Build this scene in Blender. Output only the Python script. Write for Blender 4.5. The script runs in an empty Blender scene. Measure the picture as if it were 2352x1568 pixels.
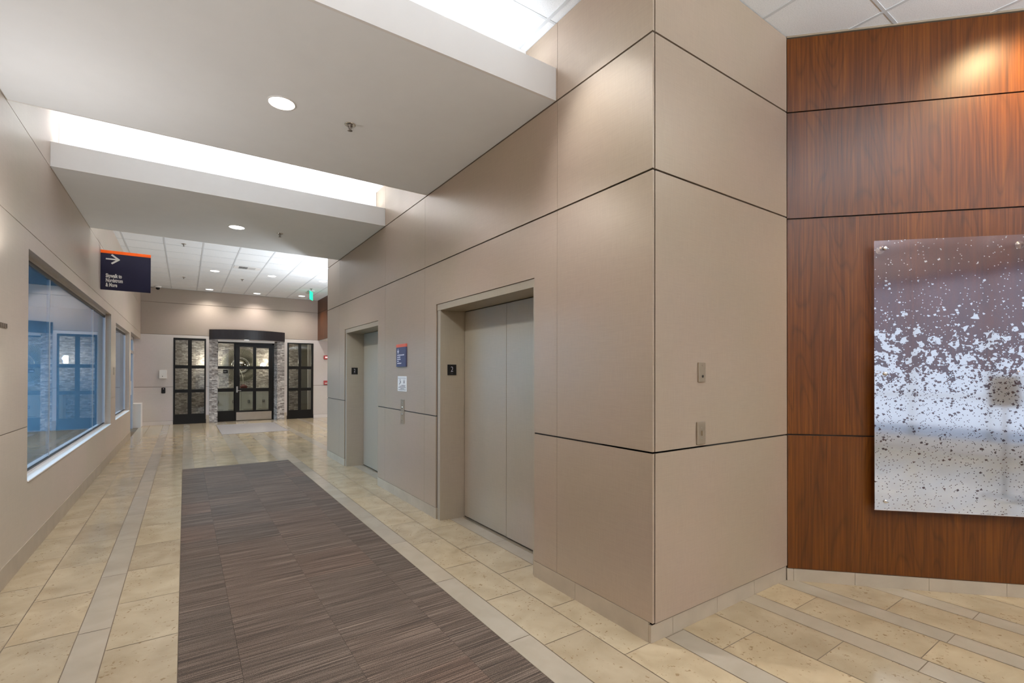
import bpy, bmesh, math, random
from mathutils import Vector, Matrix

S = bpy.context.scene
COL = S.collection
PI = math.pi
RX = math.radians
random.seed(7)

# ------------------------------------------------------------------ camera
cam_d = bpy.data.cameras.new('camera')
cam = bpy.data.objects.new('camera', cam_d)
COL.objects.link(cam)
S.camera = cam
cam_d.sensor_width = 36.0
cam_d.lens = 36.0 * 1103.1 / 2352.0
cam_d.shift_y = (852.1 - 784.0) / 2352.0
cam_d.clip_start = 0.02
cam_d.clip_end = 200
_yaw, _pitch, _roll = RX(34.28), RX(0.312), RX(0.105)
_f = Vector((math.sin(_yaw), math.cos(_yaw), 0))
_r = Vector((math.cos(_yaw), -math.sin(_yaw), 0))
_u = Vector((0, 0, 1))
_f2 = _f * math.cos(_pitch) + _u * math.sin(_pitch)
_u2 = _u * math.cos(_pitch) - _f * math.sin(_pitch)
_r3 = _r * math.cos(_roll) + _u2 * math.sin(_roll)
_u3 = _u2 * math.cos(_roll) - _r * math.sin(_roll)
cam.matrix_world = Matrix(((_r3.x, _u3.x, -_f2.x, 0), (_r3.y, _u3.y, -_f2.y, 0), (_r3.z, _u3.z, -_f2.z, 1.5), (0, 0, 0, 1)))

# ------------------------------------------------------------------ view / world
S.view_settings.view_transform = 'Standard'
S.view_settings.look = 'None'
S.view_settings.exposure = 0.0
S.view_settings.gamma = 1.0
S.view_settings.use_curve_mapping = False
W = bpy.data.worlds.new('world')
S.world = W
W.use_nodes = True
W.node_tree.nodes['Background'].inputs[0].default_value = (0.72, 0.80, 1.0, 1)
W.node_tree.nodes['Background'].inputs[1].default_value = 0.5
S.cycles.max_bounces = 10
S.cycles.diffuse_bounces = 5
S.cycles.glossy_bounces = 5
S.cycles.transparent_max_bounces = 12
S.cycles.sample_clamp_indirect = 6.0
S.cycles.caustics_reflective = False
S.cycles.caustics_refractive = False

WARM = (1.0, 0.86, 0.70)
NEUT = (0.94, 0.965, 1.0)
COOL = (0.84, 0.92, 1.0)


def area(name, loc, size, power, color=NEUT, rot=(0, 0, 0)):
    d = bpy.data.lights.new(name, 'AREA')
    d.shape = 'RECTANGLE'
    d.size, d.size_y = size
    d.energy = power
    d.color = color
    o = bpy.data.objects.new(name, d)
    o.location = loc
    o.rotation_euler = rot
    COL.objects.link(o)
    return o


def spot(name, loc, power, color=NEUT, angle=110, blend=0.7, target=None, radius=0.06):
    d = bpy.data.lights.new(name, 'SPOT')
    d.energy = power
    d.color = color
    d.spot_size = RX(angle)
    d.spot_blend = blend
    d.shadow_soft_size = radius
    o = bpy.data.objects.new(name, d)
    o.location = loc
    if target is not None:
        v = Vector(target) - Vector(loc)
        o.rotation_euler = v.to_track_quat('-Z', 'Y').to_euler()
    COL.objects.link(o)
    return o


# daylight from the tall windows behind the camera
area('window_daylight', (3.4, -6.75, 1.9), (5.0, 2.8), 28, (0.88, 0.92, 1.0), (RX(90), 0, 0))
# fill lamps added under the front lobby ceiling (behind the camera), without fixtures
for k, (x, y) in enumerate(((0.6, -1.2), (3.3, -2.2), (0.6, -4.2), (4.2, -4.6))):
    area('front_fill_light', (x, y, 3.90), (1.2, 0.6), 10, NEUT, (0, 0, 0))
# cove tubes lying on the ledges of the two dropped beams
for (y, p) in ((2.80, 11), (4.62, 20), (6.28, 22)):
    area('cove_light', (0.55, y, 3.70), (3.0, 0.06), p, COOL, (RX(180), 0, 0))
area('cove_light', (0.55, 8.22, 3.60), (3.0, 0.10), 60, COOL, (RX(150), 0, 0))  # no tube here, lamp added to brighten the far lobby ceiling
# torchieres added out of view behind the elevator wall to brighten the lobby ceiling
TORCH_FILL = ((2.95, 10.3), (3.35, 12.0))
for (x, y) in TORCH_FILL:
    spot('torchiere_fill', (x, y, 1.86), 250, COOL, 165, .4, (x - .5, y + .6, 5), .12)
# pendants added behind the camera, shining up to brighten the front ceiling
PEND_FILL = ((0.6, -1.9), (3.0, -0.9), (4.2, -3.6), (0.6, -4.6))
for (x, y) in PEND_FILL:
    area('pendant_fill', (x, y, 3.27), (1.4, 0.18), 170, COOL, (RX(180), 0, 0))
# left wall sconces: nearest just outside the frame, the others added for light
for y in (4.25, 0.6, -3.0):
    spot('sconce_light', (-0.88, y, 2.22), 30 if y > 4 else 85, (0.97, 0.98, 1.0), 168, .35, (-0.70, y, 5), .06)
    spot('sconce_light', (-0.90, y, 1.80), 14, (0.97, 0.98, 1.0), 150, .6, (-0.75, y, 0), .06)
# side corridor off the far lobby
area('corridor_light', (5.4, 14.2, 2.55), (1.4, 3.5), 60, (1.0, 0.95, 0.93))

# ------------------------------------------------------------------ materials


def new_mat(name):
    m = bpy.data.materials.new(name)
    m.use_nodes = True
    nt = m.node_tree
    return m, nt, nt.nodes['Principled BSDF']


def plain(name, col, rough=0.5, metal=0.0, spec=0.5, noise=0.04, scale=6.0, coat=0.0):
    m, nt, b = new_mat(name)
    b.inputs['Roughness'].default_value = rough
    b.inputs['Metallic'].default_value = metal
    b.inputs['Specular IOR Level'].default_value = spec
    b.inputs['Coat Weight'].default_value = coat
    tc = nt.nodes.new('ShaderNodeTexCoord')
    n = nt.nodes.new('ShaderNodeTexNoise')
    n.inputs['Scale'].default_value = scale
    n.inputs['Detail'].default_value = 4
    nt.links.new(tc.outputs['Object'], n.inputs['Vector'])
    r = nt.nodes.new('ShaderNodeValToRGB')
    a = [max(0, c * (1 - noise)) for c in col]
    c2 = [min(1, c * (1 + noise)) for c in col]
    r.color_ramp.elements[0].color = (*a, 1)
    r.color_ramp.elements[1].color = (*c2, 1)
    r.color_ramp.elements[0].position = 0.3
    r.color_ramp.elements[1].position = 0.7
    nt.links.new(n.outputs['Fac'], r.inputs['Fac'])
    nt.links.new(r.outputs['Color'], b.inputs['Base Color'])
    return m


def emis(name, col, strength):
    m, nt, b = new_mat(name)
    b.inputs['Base Color'].default_value = (*col, 1)
    b.inputs['Emission Color'].default_value = (*col, 1)
    b.inputs['Emission Strength'].default_value = strength
    return m


def N(nt, typ, **kw):
    n = nt.nodes.new(typ)
    for k, v in kw.items():
        setattr(n, k, v)
    return n


def math_node(nt, op, a, b=None, c=None):
    n = nt.nodes.new('ShaderNodeMath')
    n.operation = op
    for i, v in enumerate((a, b, c)):
        if v is None:
            continue
        if isinstance(v, (int, float)):
            n.inputs[i].default_value = v
        else:
            nt.links.new(v, n.inputs[i])
    return n.outputs[0]


def mapped(nt, scale, coord='Object', rot=(0, 0, 0)):
    tc = nt.nodes.new('ShaderNodeTexCoord')
    mp = nt.nodes.new('ShaderNodeMapping')
    mp.inputs['Scale'].default_value = scale
    mp.inputs['Rotation'].default_value = rot
    nt.links.new(tc.outputs[coord], mp.inputs['Vector'])
    return mp.outputs['Vector']


def ramp(nt, fac, stops):
    r = nt.nodes.new('ShaderNodeValToRGB')
    e = r.color_ramp.elements
    while len(e) < len(stops):
        e.new(0.5)
    for k, (p, c) in enumerate(stops):
        e[k].position = p
        e[k].color = (*c, 1) if len(c) == 3 else c
    nt.links.new(fac, r.inputs['Fac'])
    return r.outputs['Color']


def mixc(nt, fac, a, b, mode='MIX'):
    n = nt.nodes.new('ShaderNodeMix')
    n.data_type = 'RGBA'
    n.blend_type = mode
    for sock, v in ((n.inputs[0], fac), (n.inputs[6], a), (n.inputs[7], b)):
        if isinstance(v, (int, float)):
            sock.default_value = v
        elif isinstance(v, tuple):
            sock.default_value = (*v, 1)
        else:
            nt.links.new(v, sock)
    return n.outputs[2]


def noise(nt, vec, scale=1.0, detail=3.0, dist=0.0, rough=0.5):
    n = nt.nodes.new('ShaderNodeTexNoise')
    n.inputs['Scale'].default_value = scale
    n.inputs['Detail'].default_value = detail
    n.inputs['Distortion'].default_value = dist
    n.inputs['Roughness'].default_value = rough
    nt.links.new(vec, n.inputs['Vector'])
    return n.outputs['Fac']


# linen-look metallic wall panel laminate
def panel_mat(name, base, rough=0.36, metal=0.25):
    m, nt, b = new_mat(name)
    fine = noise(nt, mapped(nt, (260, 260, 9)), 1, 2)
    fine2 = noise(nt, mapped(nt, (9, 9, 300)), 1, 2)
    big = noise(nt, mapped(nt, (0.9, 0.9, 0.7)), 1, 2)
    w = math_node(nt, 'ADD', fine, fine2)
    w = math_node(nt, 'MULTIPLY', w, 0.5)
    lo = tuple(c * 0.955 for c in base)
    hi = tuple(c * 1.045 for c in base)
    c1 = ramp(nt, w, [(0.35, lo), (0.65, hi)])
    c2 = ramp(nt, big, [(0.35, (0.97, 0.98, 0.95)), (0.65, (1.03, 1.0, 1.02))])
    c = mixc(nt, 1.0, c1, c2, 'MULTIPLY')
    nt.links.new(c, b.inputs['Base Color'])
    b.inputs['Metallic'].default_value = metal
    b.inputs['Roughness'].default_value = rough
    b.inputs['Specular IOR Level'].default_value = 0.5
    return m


M = {}
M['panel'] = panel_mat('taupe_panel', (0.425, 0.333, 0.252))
M['panel_left'] = panel_mat('taupe_panel_lit', (0.56, 0.47, 0.385), 0.42, 0.12)  # same laminate, base colour lightened for the stronger light on the left wall
M['elev'] = panel_mat('elevator_steel', (0.42, 0.36, 0.28), 0.34, 0.3)
M['gap'] = plain('dark_reveal', (0.03, 0.022, 0.016), 0.6)
M['gap_soft'] = plain('bronze_reveal', (0.16, 0.12, 0.09), 0.5)
M['soffit'] = plain('soffit_paint', (0.86, 0.87, 0.88), 0.8, noise=0.01)
M['white'] = plain('white_paint', (0.82, 0.80, 0.78), 0.55, noise=0.01)
M['offwhite'] = plain('offwhite_wall', (0.66, 0.61, 0.58), 0.6, noise=0.02)
M['black'] = plain('black_steel', (0.009, 0.008, 0.007), 0.4, spec=0.25)
M['canopy'] = plain('canopy_metal', (0.022, 0.019, 0.022), 0.4)
M['steel'] = plain('brushed_steel', (0.50, 0.44, 0.37), 0.3, 0.9)
M['chrome'] = plain('chrome', (0.75, 0.73, 0.70), 0.15, 1.0)
M['chrome_dark'] = plain('sprinkler_metal', (0.30, 0.27, 0.25), 0.3, 1.0)
M['bronze'] = plain('plate_bronze', (0.37, 0.30, 0.22), 0.3, 0.5)
M['tgrid'] = plain('ceiling_grid', (0.62, 0.64, 0.66), 0.6, noise=0.0)
M['red'] = plain('alarm_red', (0.42, 0.06, 0.06), 0.4)
M['navy'] = plain('sign_navy', (0.012, 0.010, 0.026), 0.45, spec=0.2)
M['navy2'] = plain('sign_blue', (0.055, 0.060, 0.125), 0.4)
M['orange'] = plain('sign_orange', (1.0, 0.125, 0.006), 0.5, spec=0.2)
M['orange2'] = plain('sign_coral', (0.68, 0.13, 0.075), 0.45)
M['text'] = plain('sign_text', (0.80, 0.77, 0.70), 0.5, noise=0)
M['text2'] = plain('sign_text_grey', (0.62, 0.60, 0.66), 0.5, noise=0)
M['ink'] = plain('ink', (0.10, 0.09, 0.085), 0.6, noise=0)
M['paper'] = plain('sign_white', (0.74, 0.70, 0.67), 0.4)
M['greenlit'] = emis('exit_green', (0.02, 0.75, 0.42), 1.3)
M['lamp'] = emis('lamp_diffuser', (1.0, 0.98, 0.95), 9.0)
M['lamp_far'] = emis('lamp_diffuser_far', (1.0, 0.98, 0.94), 6.0)
M['sconce'] = emis('sconce_glass', (1.0, 0.93, 0.80), 7.0)
M['sconce_soft'] = emis('sconce_diffuser', (1.0, 0.95, 0.88), 1.6)
M['tube'] = emis('cove_tube', (0.95, 0.97, 1.0), 6.0)
M['redglow'] = emis('strobe_lens', (1.0, 0.62, 0.62), 0.7)
M['cabinet'] = plain('cabinet_paint', (0.78, 0.82, 0.77), 0.45, noise=0.01)
M['olive'] = plain('olive_wall', (0.16, 0.155, 0.12), 0.7)
M['vase'] = plain('vase_glaze', (0.10, 0.022, 0.018), 0.12)
M['twig'] = plain('twig_white', (0.75, 0.73, 0.66), 0.4)
M['silver'] = plain('silver_frame', (0.55, 0.52, 0.46), 0.25, 0.9)
M['spoke'] = plain('spoke_metal', (0.42, 0.40, 0.33), 0.35, 0.5)
M['roombl'] = plain('dusk_room_wall', (0.42, 0.52, 0.58), 0.7)
M['roomdk'] = plain('dusk_room_floor', (0.18, 0.24, 0.28), 0.5)
M['doorframe'] = plain('pale_aluminium', (0.60, 0.56, 0.54), 0.35, 0.5)
M['stonebase'] = plain('stone_base', (0.42, 0.345, 0.26), 0.42, noise=0.09, scale=5)
M['matgrey'] = plain('entry_mat_fabric', (0.26, 0.235, 0.225), 0.45, noise=0.2, scale=60)


def mirror_mat():
    m, nt, b = new_mat('mirror_glass')
    b.inputs['Base Color'].default_value = (0.6, 0.58, 0.53, 1)
    b.inputs['Metallic'].default_value = 1.0
    b.inputs['Roughness'].default_value = 0.05
    return m


M['mirror'] = mirror_mat()


def acoustic():
    m, nt, b = new_mat('acoustic_tile')
    n = noise(nt, mapped(nt, (170, 170, 170)), 1, 2)
    c = ramp(nt, n, [(0.36, (0.74, 0.76, 0.775)), (0.5, (0.84, 0.855, 0.87))])
    nt.links.new(c, b.inputs['Base Color'])
    b.inputs['Roughness'].default_value = 0.9
    bp = nt.nodes.new('ShaderNodeBump')
    bp.inputs['Strength'].default_value = 0.25
    bp.inputs['Distance'].default_value = 0.002
    nt.links.new(n, bp.inputs['Height'])
    nt.links.new(bp.outputs['Normal'], b.inputs['Normal'])
    return m


M['tile'] = acoustic()


def wood_mat():
    m, nt, b = new_mat('reddish_wood_veneer')
    # u runs along the wall (object X), grain runs along Z
    tc = nt.nodes.new('ShaderNodeTexCoord')
    sep = nt.nodes.new('ShaderNodeSeparateXYZ')
    nt.links.new(tc.outputs['Object'], sep.inputs[0])
    u = math_node(nt, 'MULTIPLY', math_node(nt, 'SUBTRACT', sep.outputs[0], sep.outputs[1]), 0.7071)
    at = nt.nodes.new('ShaderNodeAttribute')
    at.attribute_name = 'rnd'
    sp = nt.nodes.new('ShaderNodeSeparateColor')
    nt.links.new(at.outputs['Color'], sp.inputs[0])
    seed = math_node(nt, 'MULTIPLY', sp.outputs[0], 37.0)

    def comb(x, y, z):
        c = nt.nodes.new('ShaderNodeCombineXYZ')
        for i, v in enumerate((x, y, z)):
            if isinstance(v, (int, float)):
                c.inputs[i].default_value = v
            else:
                nt.links.new(v, c.inputs[i])
        return c.outputs[0]
    z = sep.outputs[2]
    v1 = comb(math_node(nt, 'MULTIPLY', u, 95.0), seed, math_node(nt, 'MULTIPLY', z, 1.6))
    fine = noise(nt, v1, 1, 5, 0.2, 0.6)
    v2 = comb(math_node(nt, 'MULTIPLY', u, 9.0), seed, math_node(nt, 'MULTIPLY', z, 0.8))
    broad = noise(nt, v2, 1, 3, 0.4)
    # cathedral: contour lines of a field stretched along the grain
    v3 = comb(math_node(nt, 'MULTIPLY', u, 4.2), seed, math_node(nt, 'MULTIPLY', z, 0.55))
    field = noise(nt, v3, 1, 1, 0.3)
    rings = math_node(nt, 'FRACT', math_node(nt, 'MULTIPLY', field, 17.0))
    rl = ramp(nt, rings, [(0.0, (0.35, 0.35, 0.35)), (0.18, (0.9, 0.9, 0.9)), (0.8, (1, 1, 1)), (1.0, (0.45, 0.45, 0.45))])
    base = ramp(nt, fine, [(0.3, (0.066, 0.017, 0.002)), (0.52, (0.106, 0.030, 0.003)), (0.75, (0.158, 0.050, 0.005))])
    br = ramp(nt, broad, [(0.3, (0.70, 0.62, 0.58)), (0.7, (1.12, 1.1, 1.05))])
    c = mixc(nt, 0.85, base, br, 'MULTIPLY')
    c = mixc(nt, 0.42, c, rl, 'MULTIPLY')
    nt.links.new(c, b.inputs['Base Color'])
    b.inputs['Roughness'].default_value = 0.36
    b.inputs['Specular IOR Level'].default_value = 0.28
    return m


M['wood'] = wood_mat()


def stone_mat(name, lo, hi, specks, rough=0.24, vein=True):
    m, nt, b = new_mat(name)
    at = nt.nodes.new('ShaderNodeAttribute')
    at.attribute_name = 'rnd'
    sp = nt.nodes.new('ShaderNodeSeparateColor')
    nt.links.new(at.outputs['Color'], sp.inputs[0])
    off = nt.nodes.new('ShaderNodeVectorMath')
    off.operation = 'MULTIPLY_ADD'
    nt.links.new(at.outputs['Color'], off.inputs[0])
    off.inputs[1].default_value = (31, 17, 23)
    nt.links.new(mapped(nt, (1, 1, 1)), off.inputs[2])
    P = off.outputs[0]
    cloud = noise(nt, P, 4.5, 5, 0.5)
    c = ramp(nt, cloud, [(0.28, lo), (0.72, hi)])
    # tile to tile tone
    tone = ramp(nt, sp.outputs[0], [(0.0, (0.90, 0.89, 0.90)), (0.5, (1.0, 1.0, 1.0)), (1.0, (1.07, 1.04, 1.0))])
    c = mixc(nt, 1.0, c, tone, 'MULTIPLY')
    if specks:
        s1 = noise(nt, P, 48, 2, 0.5)
        where = noise(nt, P, 7, 2, 0.3)
        k = math_node(nt, 'MULTIPLY', math_node(nt, 'SMOOTH_MIN', s1, 1.0, 0.0), 1.0)
        k = math_node(nt, 'ADD', k, math_node(nt, 'MULTIPLY', math_node(nt, 'SUBTRACT', where, 0.5), 0.35))
        mask = ramp(nt, k, [(0.655, (0, 0, 0)), (0.72, (1, 1, 1))])
        c = mixc(nt, math_node(nt, 'MULTIPLY', mask, 0.62), c, (0.20, 0.115, 0.045))
        # curled fossil lines
        f = noise(nt, P, 10, 2, 1.8)
        d = math_node(nt, 'ABSOLUTE', math_node(nt, 'SUBTRACT', f, 0.5))
        line = ramp(nt, d, [(0.0, (1, 1, 1)), (0.010, (0, 0, 0))])
        gate = ramp(nt, noise(nt, P, 9, 1, 0.0), [(0.66, (0, 0, 0)), (0.70, (1, 1, 1))])
        lm = math_node(nt, 'MULTIPLY', line, gate)
        c = mixc(nt, math_node(nt, 'MULTIPLY', lm, 0.7), c, (0.17, 0.09, 0.04))
    nt.links.new(c, b.inputs['Base Color'])
    b.inputs['Roughness'].default_value = rough
    b.inputs['Specular IOR Level'].default_value = 0.5
    return m


M['stone'] = stone_mat('cream_limestone', (0.37, 0.283, 0.175), (0.50, 0.402, 0.268), True, 0.14)
M['strip'] = stone_mat('grey_porcelain', (0.36, 0.302, 0.228), (0.42, 0.355, 0.275), False, 0.18)
M['grout'] = plain('grout', (0.17, 0.12, 0.075), 0.8)


def carpet_mat():
    m, nt, b = new_mat('striped_carpet')
    at = nt.nodes.new('ShaderNodeAttribute')
    at.attribute_name = 'rnd'
    sp = nt.nodes.new('ShaderNodeSeparateColor')
    nt.links.new(at.outputs['Color'], sp.inputs[0])
    off = nt.nodes.new('ShaderNodeVectorMath')
    off.operation = 'MULTIPLY_ADD'
    nt.links.new(at.outputs['Color'], off.inputs[0])
    off.inputs[1].default_value = (11, 19, 0)
    nt.links.new(mapped(nt, (1, 1, 1)), off.inputs[2])
    P = off.outputs[0]

    def sc(v):
        mp = nt.nodes.new('ShaderNodeMapping')
        mp.inputs['Scale'].default_value = v
        nt.links.new(P, mp.inputs['Vector'])
        return mp.outputs[0]
    rows = noise(nt, sc((1.3, 165, 1)), 1, 3, 0.0, 0.7)
    band = noise(nt, sc((0.9, 16, 1)), 1, 2)
    tuft = noise(nt, sc((330, 330, 1)), 1, 1)
    k = math_node(nt, 'ADD', math_node(nt, 'MULTIPLY', rows, 0.86), math_node(nt, 'MULTIPLY', band, 0.14))
    k = math_node(nt, 'ADD', k, math_node(nt, 'MULTIPLY', math_node(nt, 'SUBTRACT', tuft, 0.5), 0.55))
    c = ramp(nt, k, [(0.30, (0.022, 0.015, 0.010)), (0.50, (0.078, 0.055, 0.039)), (0.66, (0.26, 0.195, 0.145))])
    tone = ramp(nt, sp.outputs[1], [(0.0, (0.88, 0.88, 0.90)), (0.8, (1.05, 1.0, 1.0)), (1.0, (1.14, 1.0, 0.97))])
    c = mixc(nt, 1.0, c, tone, 'MULTIPLY')
    nt.links.new(c, b.inputs['Base Color'])
    b.inputs['Roughness'].default_value = 0.95
    b.inputs['Specular IOR Level'].default_value = 0.2
    b.inputs['Sheen Weight'].default_value = 0.05
    bp = nt.nodes.new('ShaderNodeBump')
    bp.inputs['Strength'].default_value = 0.5
    bp.inputs['Distance'].default_value = 0.003
    nt.links.new(k, bp.inputs['Height'])
    nt.links.new(bp.outputs['Normal'], b.inputs['Normal'])
    return m


M['carpet'] = carpet_mat()


def mosaic_mat():
    m, nt, b = new_mat('split_face_mosaic')
    tc = nt.nodes.new('ShaderNodeTexCoord')
    sep = nt.nodes.new('ShaderNodeSeparateXYZ')
    nt.links.new(tc.outputs['Object'], sep.inputs[0])
    cb = nt.nodes.new('ShaderNodeCombineXYZ')
    nt.links.new(math_node(nt, 'ADD', sep.outputs[0], sep.outputs[1]), cb.inputs[0])
    nt.links.new(sep.outputs[2], cb.inputs[1])
    br = nt.nodes.new('ShaderNodeTexBrick')
    br.inputs['Scale'].default_value = 1.0
    br.inputs['Brick Width'].default_value = 0.13
    br.inputs['Row Height'].default_value = 0.040
    br.inputs['Mortar Size'].default_value = 0.0015
    br.inputs['Color1'].default_value = (0.22, 0.195, 0.18, 1)
    br.inputs['Color2'].default_value = (0.66, 0.63, 0.60, 1)
    br.inputs['Mortar'].default_value = (0.20, 0.17, 0.15, 1)
    wob = nt.nodes.new('ShaderNodeTexNoise')
    wob.inputs['Scale'].default_value = 14
    nt.links.new(cb.outputs[0], wob.inputs['Vector'])
    wv = nt.nodes.new('ShaderNodeVectorMath')
    wv.operation = 'MULTIPLY_ADD'
    nt.links.new(wob.outputs['Color'], wv.inputs[0])
    wv.inputs[1].default_value = (.05, .045, 0)
    nt.links.new(cb.outputs[0], wv.inputs[2])
    nt.links.new(wv.outputs[0], br.inputs['Vector'])
    n = noise(nt, mapped(nt, (13, 13, 30)), 1, 3)
    v = ramp(nt, n, [(0.35, (0.55, 0.52, 0.50)), (0.65, (1.15, 1.12, 1.10))])
    c = mixc(nt, 0.9, br.outputs['Color'], v, 'MULTIPLY')
    nt.links.new(c, b.inputs['Base Color'])
    b.inputs['Roughness'].default_value = 0.4
    bp = nt.nodes.new('ShaderNodeBump')
    bp.inputs['Strength'].default_value = 0.8
    bp.inputs['Distance'].default_value = 0.012
    nt.links.new(n, bp.inputs['Height'])
    nt.links.new(bp.outputs['Normal'], b.inputs['Normal'])
    return m


M['mosaic'] = mosaic_mat()


def glass_mat(name, tint=(1, 1, 1), refl=0.5, rtint=(1, 1, 1), rough=0.0, ior=1.5, add=0.0):
    """thin architectural glass: transparent sheet with a Fresnel reflection"""
    m = bpy.data.materials.new(name)
    m.use_nodes = True
    nt = m.node_tree
    nt.nodes.clear()
    out = nt.nodes.new('ShaderNodeOutputMaterial')
    tr = nt.nodes.new('ShaderNodeBsdfTransparent')
    tr.inputs[0].default_value = (*tint, 1)
    gl = nt.nodes.new('ShaderNodeBsdfGlossy')
    gl.inputs[0].default_value = (*rtint, 1)
    gl.inputs['Roughness'].default_value = rough
    fr = nt.nodes.new('ShaderNodeFresnel')
    fr.inputs[0].default_value = ior
    k = math_node(nt, 'MULTIPLY_ADD', fr.outputs[0], refl, add)
    k = math_node(nt, 'MINIMUM', k, 1.0)
    mx = nt.nodes.new('ShaderNodeMixShader')
    nt.links.new(k, mx.inputs[0])
    nt.links.new(tr.outputs[0], mx.inputs[1])
    nt.links.new(gl.outputs[0], mx.inputs[2])
    nt.links.new(mx.outputs[0], out.inputs[0])
    return m


M['glass_clear'] = glass_mat('door_glass', (0.90, 0.92, 0.90), 1.0)
M['glass_window'] = glass_mat('corridor_window_glass', (0.72, 0.88, 0.98), 0.7, (0.92, 0.93, 1.0), 0.0, 1.5, 0.14)
M['glass_sky'] = glass_mat('exterior_glass', (0.9, 0.95, 1.0), 0.6)


def art_mat():
    """acrylic sheet printed with mirrored flecks: sparse at the top, solid mirror with dark flecks below"""
    m = bpy.data.materials.new('mirror_fleck_acrylic')
    m.use_nodes = True
    nt = m.node_tree
    nt.nodes.clear()
    out = nt.nodes.new('ShaderNodeOutputMaterial')
    tc = nt.nodes.new('ShaderNodeTexCoord')
    sep = nt.nodes.new('ShaderNodeSeparateXYZ')
    nt.links.new(tc.outputs['Object'], sep.inputs[0])
    u = math_node(nt, 'MULTIPLY', math_node(nt, 'SUBTRACT', sep.outputs[0], sep.outputs[1]), 0.7071)
    z = sep.outputs[2]
    cb = nt.nodes.new('ShaderNodeCombineXYZ')
    nt.links.new(u, cb.inputs[0])
    nt.links.new(z, cb.inputs[1])
    base = cb.outputs[0]

    def voro(scale, stretch, seed, dist):
        mp = nt.nodes.new('ShaderNodeMapping')
        mp.inputs['Scale'].default_value = (scale * stretch, scale, 1)
        mp.inputs['Rotation'].default_value = (0, 0, seed)
        mp.inputs['Location'].default_value = (seed * 3.1, seed * 1.7, 0)
        nt.links.new(base, mp.inputs['Vector'])
        nz = nt.nodes.new('ShaderNodeTexNoise')
        nz.inputs['Scale'].default_value = 1.3
        nz.inputs['Detail'].default_value = 1
        nt.links.new(mp.outputs[0], nz.inputs['Vector'])
        ad = nt.nodes.new('ShaderNodeVectorMath')
        ad.operation = 'MULTIPLY_ADD'
        nt.links.new(nz.outputs['Color'], ad.inputs[0])
        ad.inputs[1].default_value = (dist, dist, 0)
        nt.links.new(mp.outputs[0], ad.inputs[2])
        v = nt.nodes.new('ShaderNodeTexVoronoi')
        v.voronoi_dimensions = '2D'
        v.distance = 'MANHATTAN'
        v.inputs['Scale'].default_value = 1.0
        nt.links.new(ad.outputs[0], v.inputs['Vector'])
        s = nt.nodes.new('ShaderNodeSeparateColor')
        nt.links.new(v.outputs['Color'], s.inputs[0])
        return v.outputs['Distance'], s.outputs[0], s.outputs[1]

    def mapr(v, a, b, c, d):
        n = nt.nodes.new('ShaderNodeMapRange')
        nt.links.new(v, n.inputs[0])
        n.inputs[1].default_value, n.inputs[2].default_value = a, b
        n.inputs[3].default_value, n.inputs[4].default_value = c, d
        return n.outputs[0]
    # height plus a slow wave so that the dense belt undulates
    wave = noise(nt, base, 2.2, 2)
    h = math_node(nt, 'ADD', z, math_node(nt, 'MULTIPLY', math_node(nt, 'SUBTRACT', wave, 0.5), 0.30))
    # away from the belt the shards get rarer and smaller
    away = math_node(nt, 'ABSOLUTE', math_node(nt, 'SUBTRACT', h, 1.46))

    def fall(s_, amp, floor_):
        return math_node(nt, 'MULTIPLY_ADD', math_node(nt, 'POWER', 2.71828, math_node(nt, 'MULTIPLY', away, -1.0 / s_)), amp, floor_)
    d1, r1, q1 = voro(30, 1.0, 0.6, 0.6)
    solid = math_node(nt, 'LESS_THAN', r1, math_node(nt, 'POWER', mapr(h, 2.02, 1.34, 0.0, 1.02), 2.1))
    low = math_node(nt, 'LESS_THAN', h, 1.46)
    d2, r2, q2 = voro(66, 0.8, 1.9, 0.5)
    mid = math_node(nt, 'MULTIPLY', math_node(nt, 'LESS_THAN', r2, fall(.21, .30, .0)), math_node(nt, 'LESS_THAN', d2, 0.60))
    d3, r3, q3 = voro(125, 0.7, 2.7, 0.35)
    sm = math_node(nt, 'MULTIPLY', math_node(nt, 'LESS_THAN', r3, math_node(nt, 'ADD', fall(.40, .13, .022), math_node(nt, 'MULTIPLY', low, .07))), math_node(nt, 'LESS_THAN', d3, 0.40))
    fl = math_node(nt, 'MAXIMUM', mid, sm)
    mask = math_node(nt, 'ABSOLUTE', math_node(nt, 'SUBTRACT', solid, fl))
    # clear acrylic
    tr = nt.nodes.new('ShaderNodeBsdfTransparent')
    tr.inputs[0].default_value = (0.90, 0.86, 0.86, 1)
    gl = nt.nodes.new('ShaderNodeBsdfGlossy')
    gl.inputs[0].default_value = (0.95, 0.88, 0.96, 1)
    gl.inputs['Roughness'].default_value = 0.09
    clear = nt.nodes.new('ShaderNodeMixShader')
    clear.inputs[0].default_value = 0.11
    nt.links.new(tr.outputs[0], clear.inputs[1])
    nt.links.new(gl.outputs[0], clear.inputs[2])
    # silver
    g2 = nt.nodes.new('ShaderNodeBsdfGlossy')
    g2.inputs[0].default_value = (0.74, 0.76, 0.80, 1)
    g2.inputs['Roughness'].default_value = 0.07
    df = nt.nodes.new('ShaderNodeBsdfDiffuse')
    df.inputs[0].default_value = (0.70, 0.73, 0.78, 1)
    silver = nt.nodes.new('ShaderNodeMixShader')
    silver.inputs[0].default_value = 0.15
    nt.links.new(g2.outputs[0], silver.inputs[1])
    nt.links.new(df.outputs[0], silver.inputs[2])
    mx = nt.nodes.new('ShaderNodeMixShader')
    nt.links.new(mask, mx.inputs[0])
    nt.links.new(clear.outputs[0], mx.inputs[1])
    nt.links.new(silver.outputs[0], mx.inputs[2])
    nt.links.new(mx.outputs[0], out.inputs[0])
    return m


M['art'] = art_mat()

# ------------------------------------------------------------------ mesh helper


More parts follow.
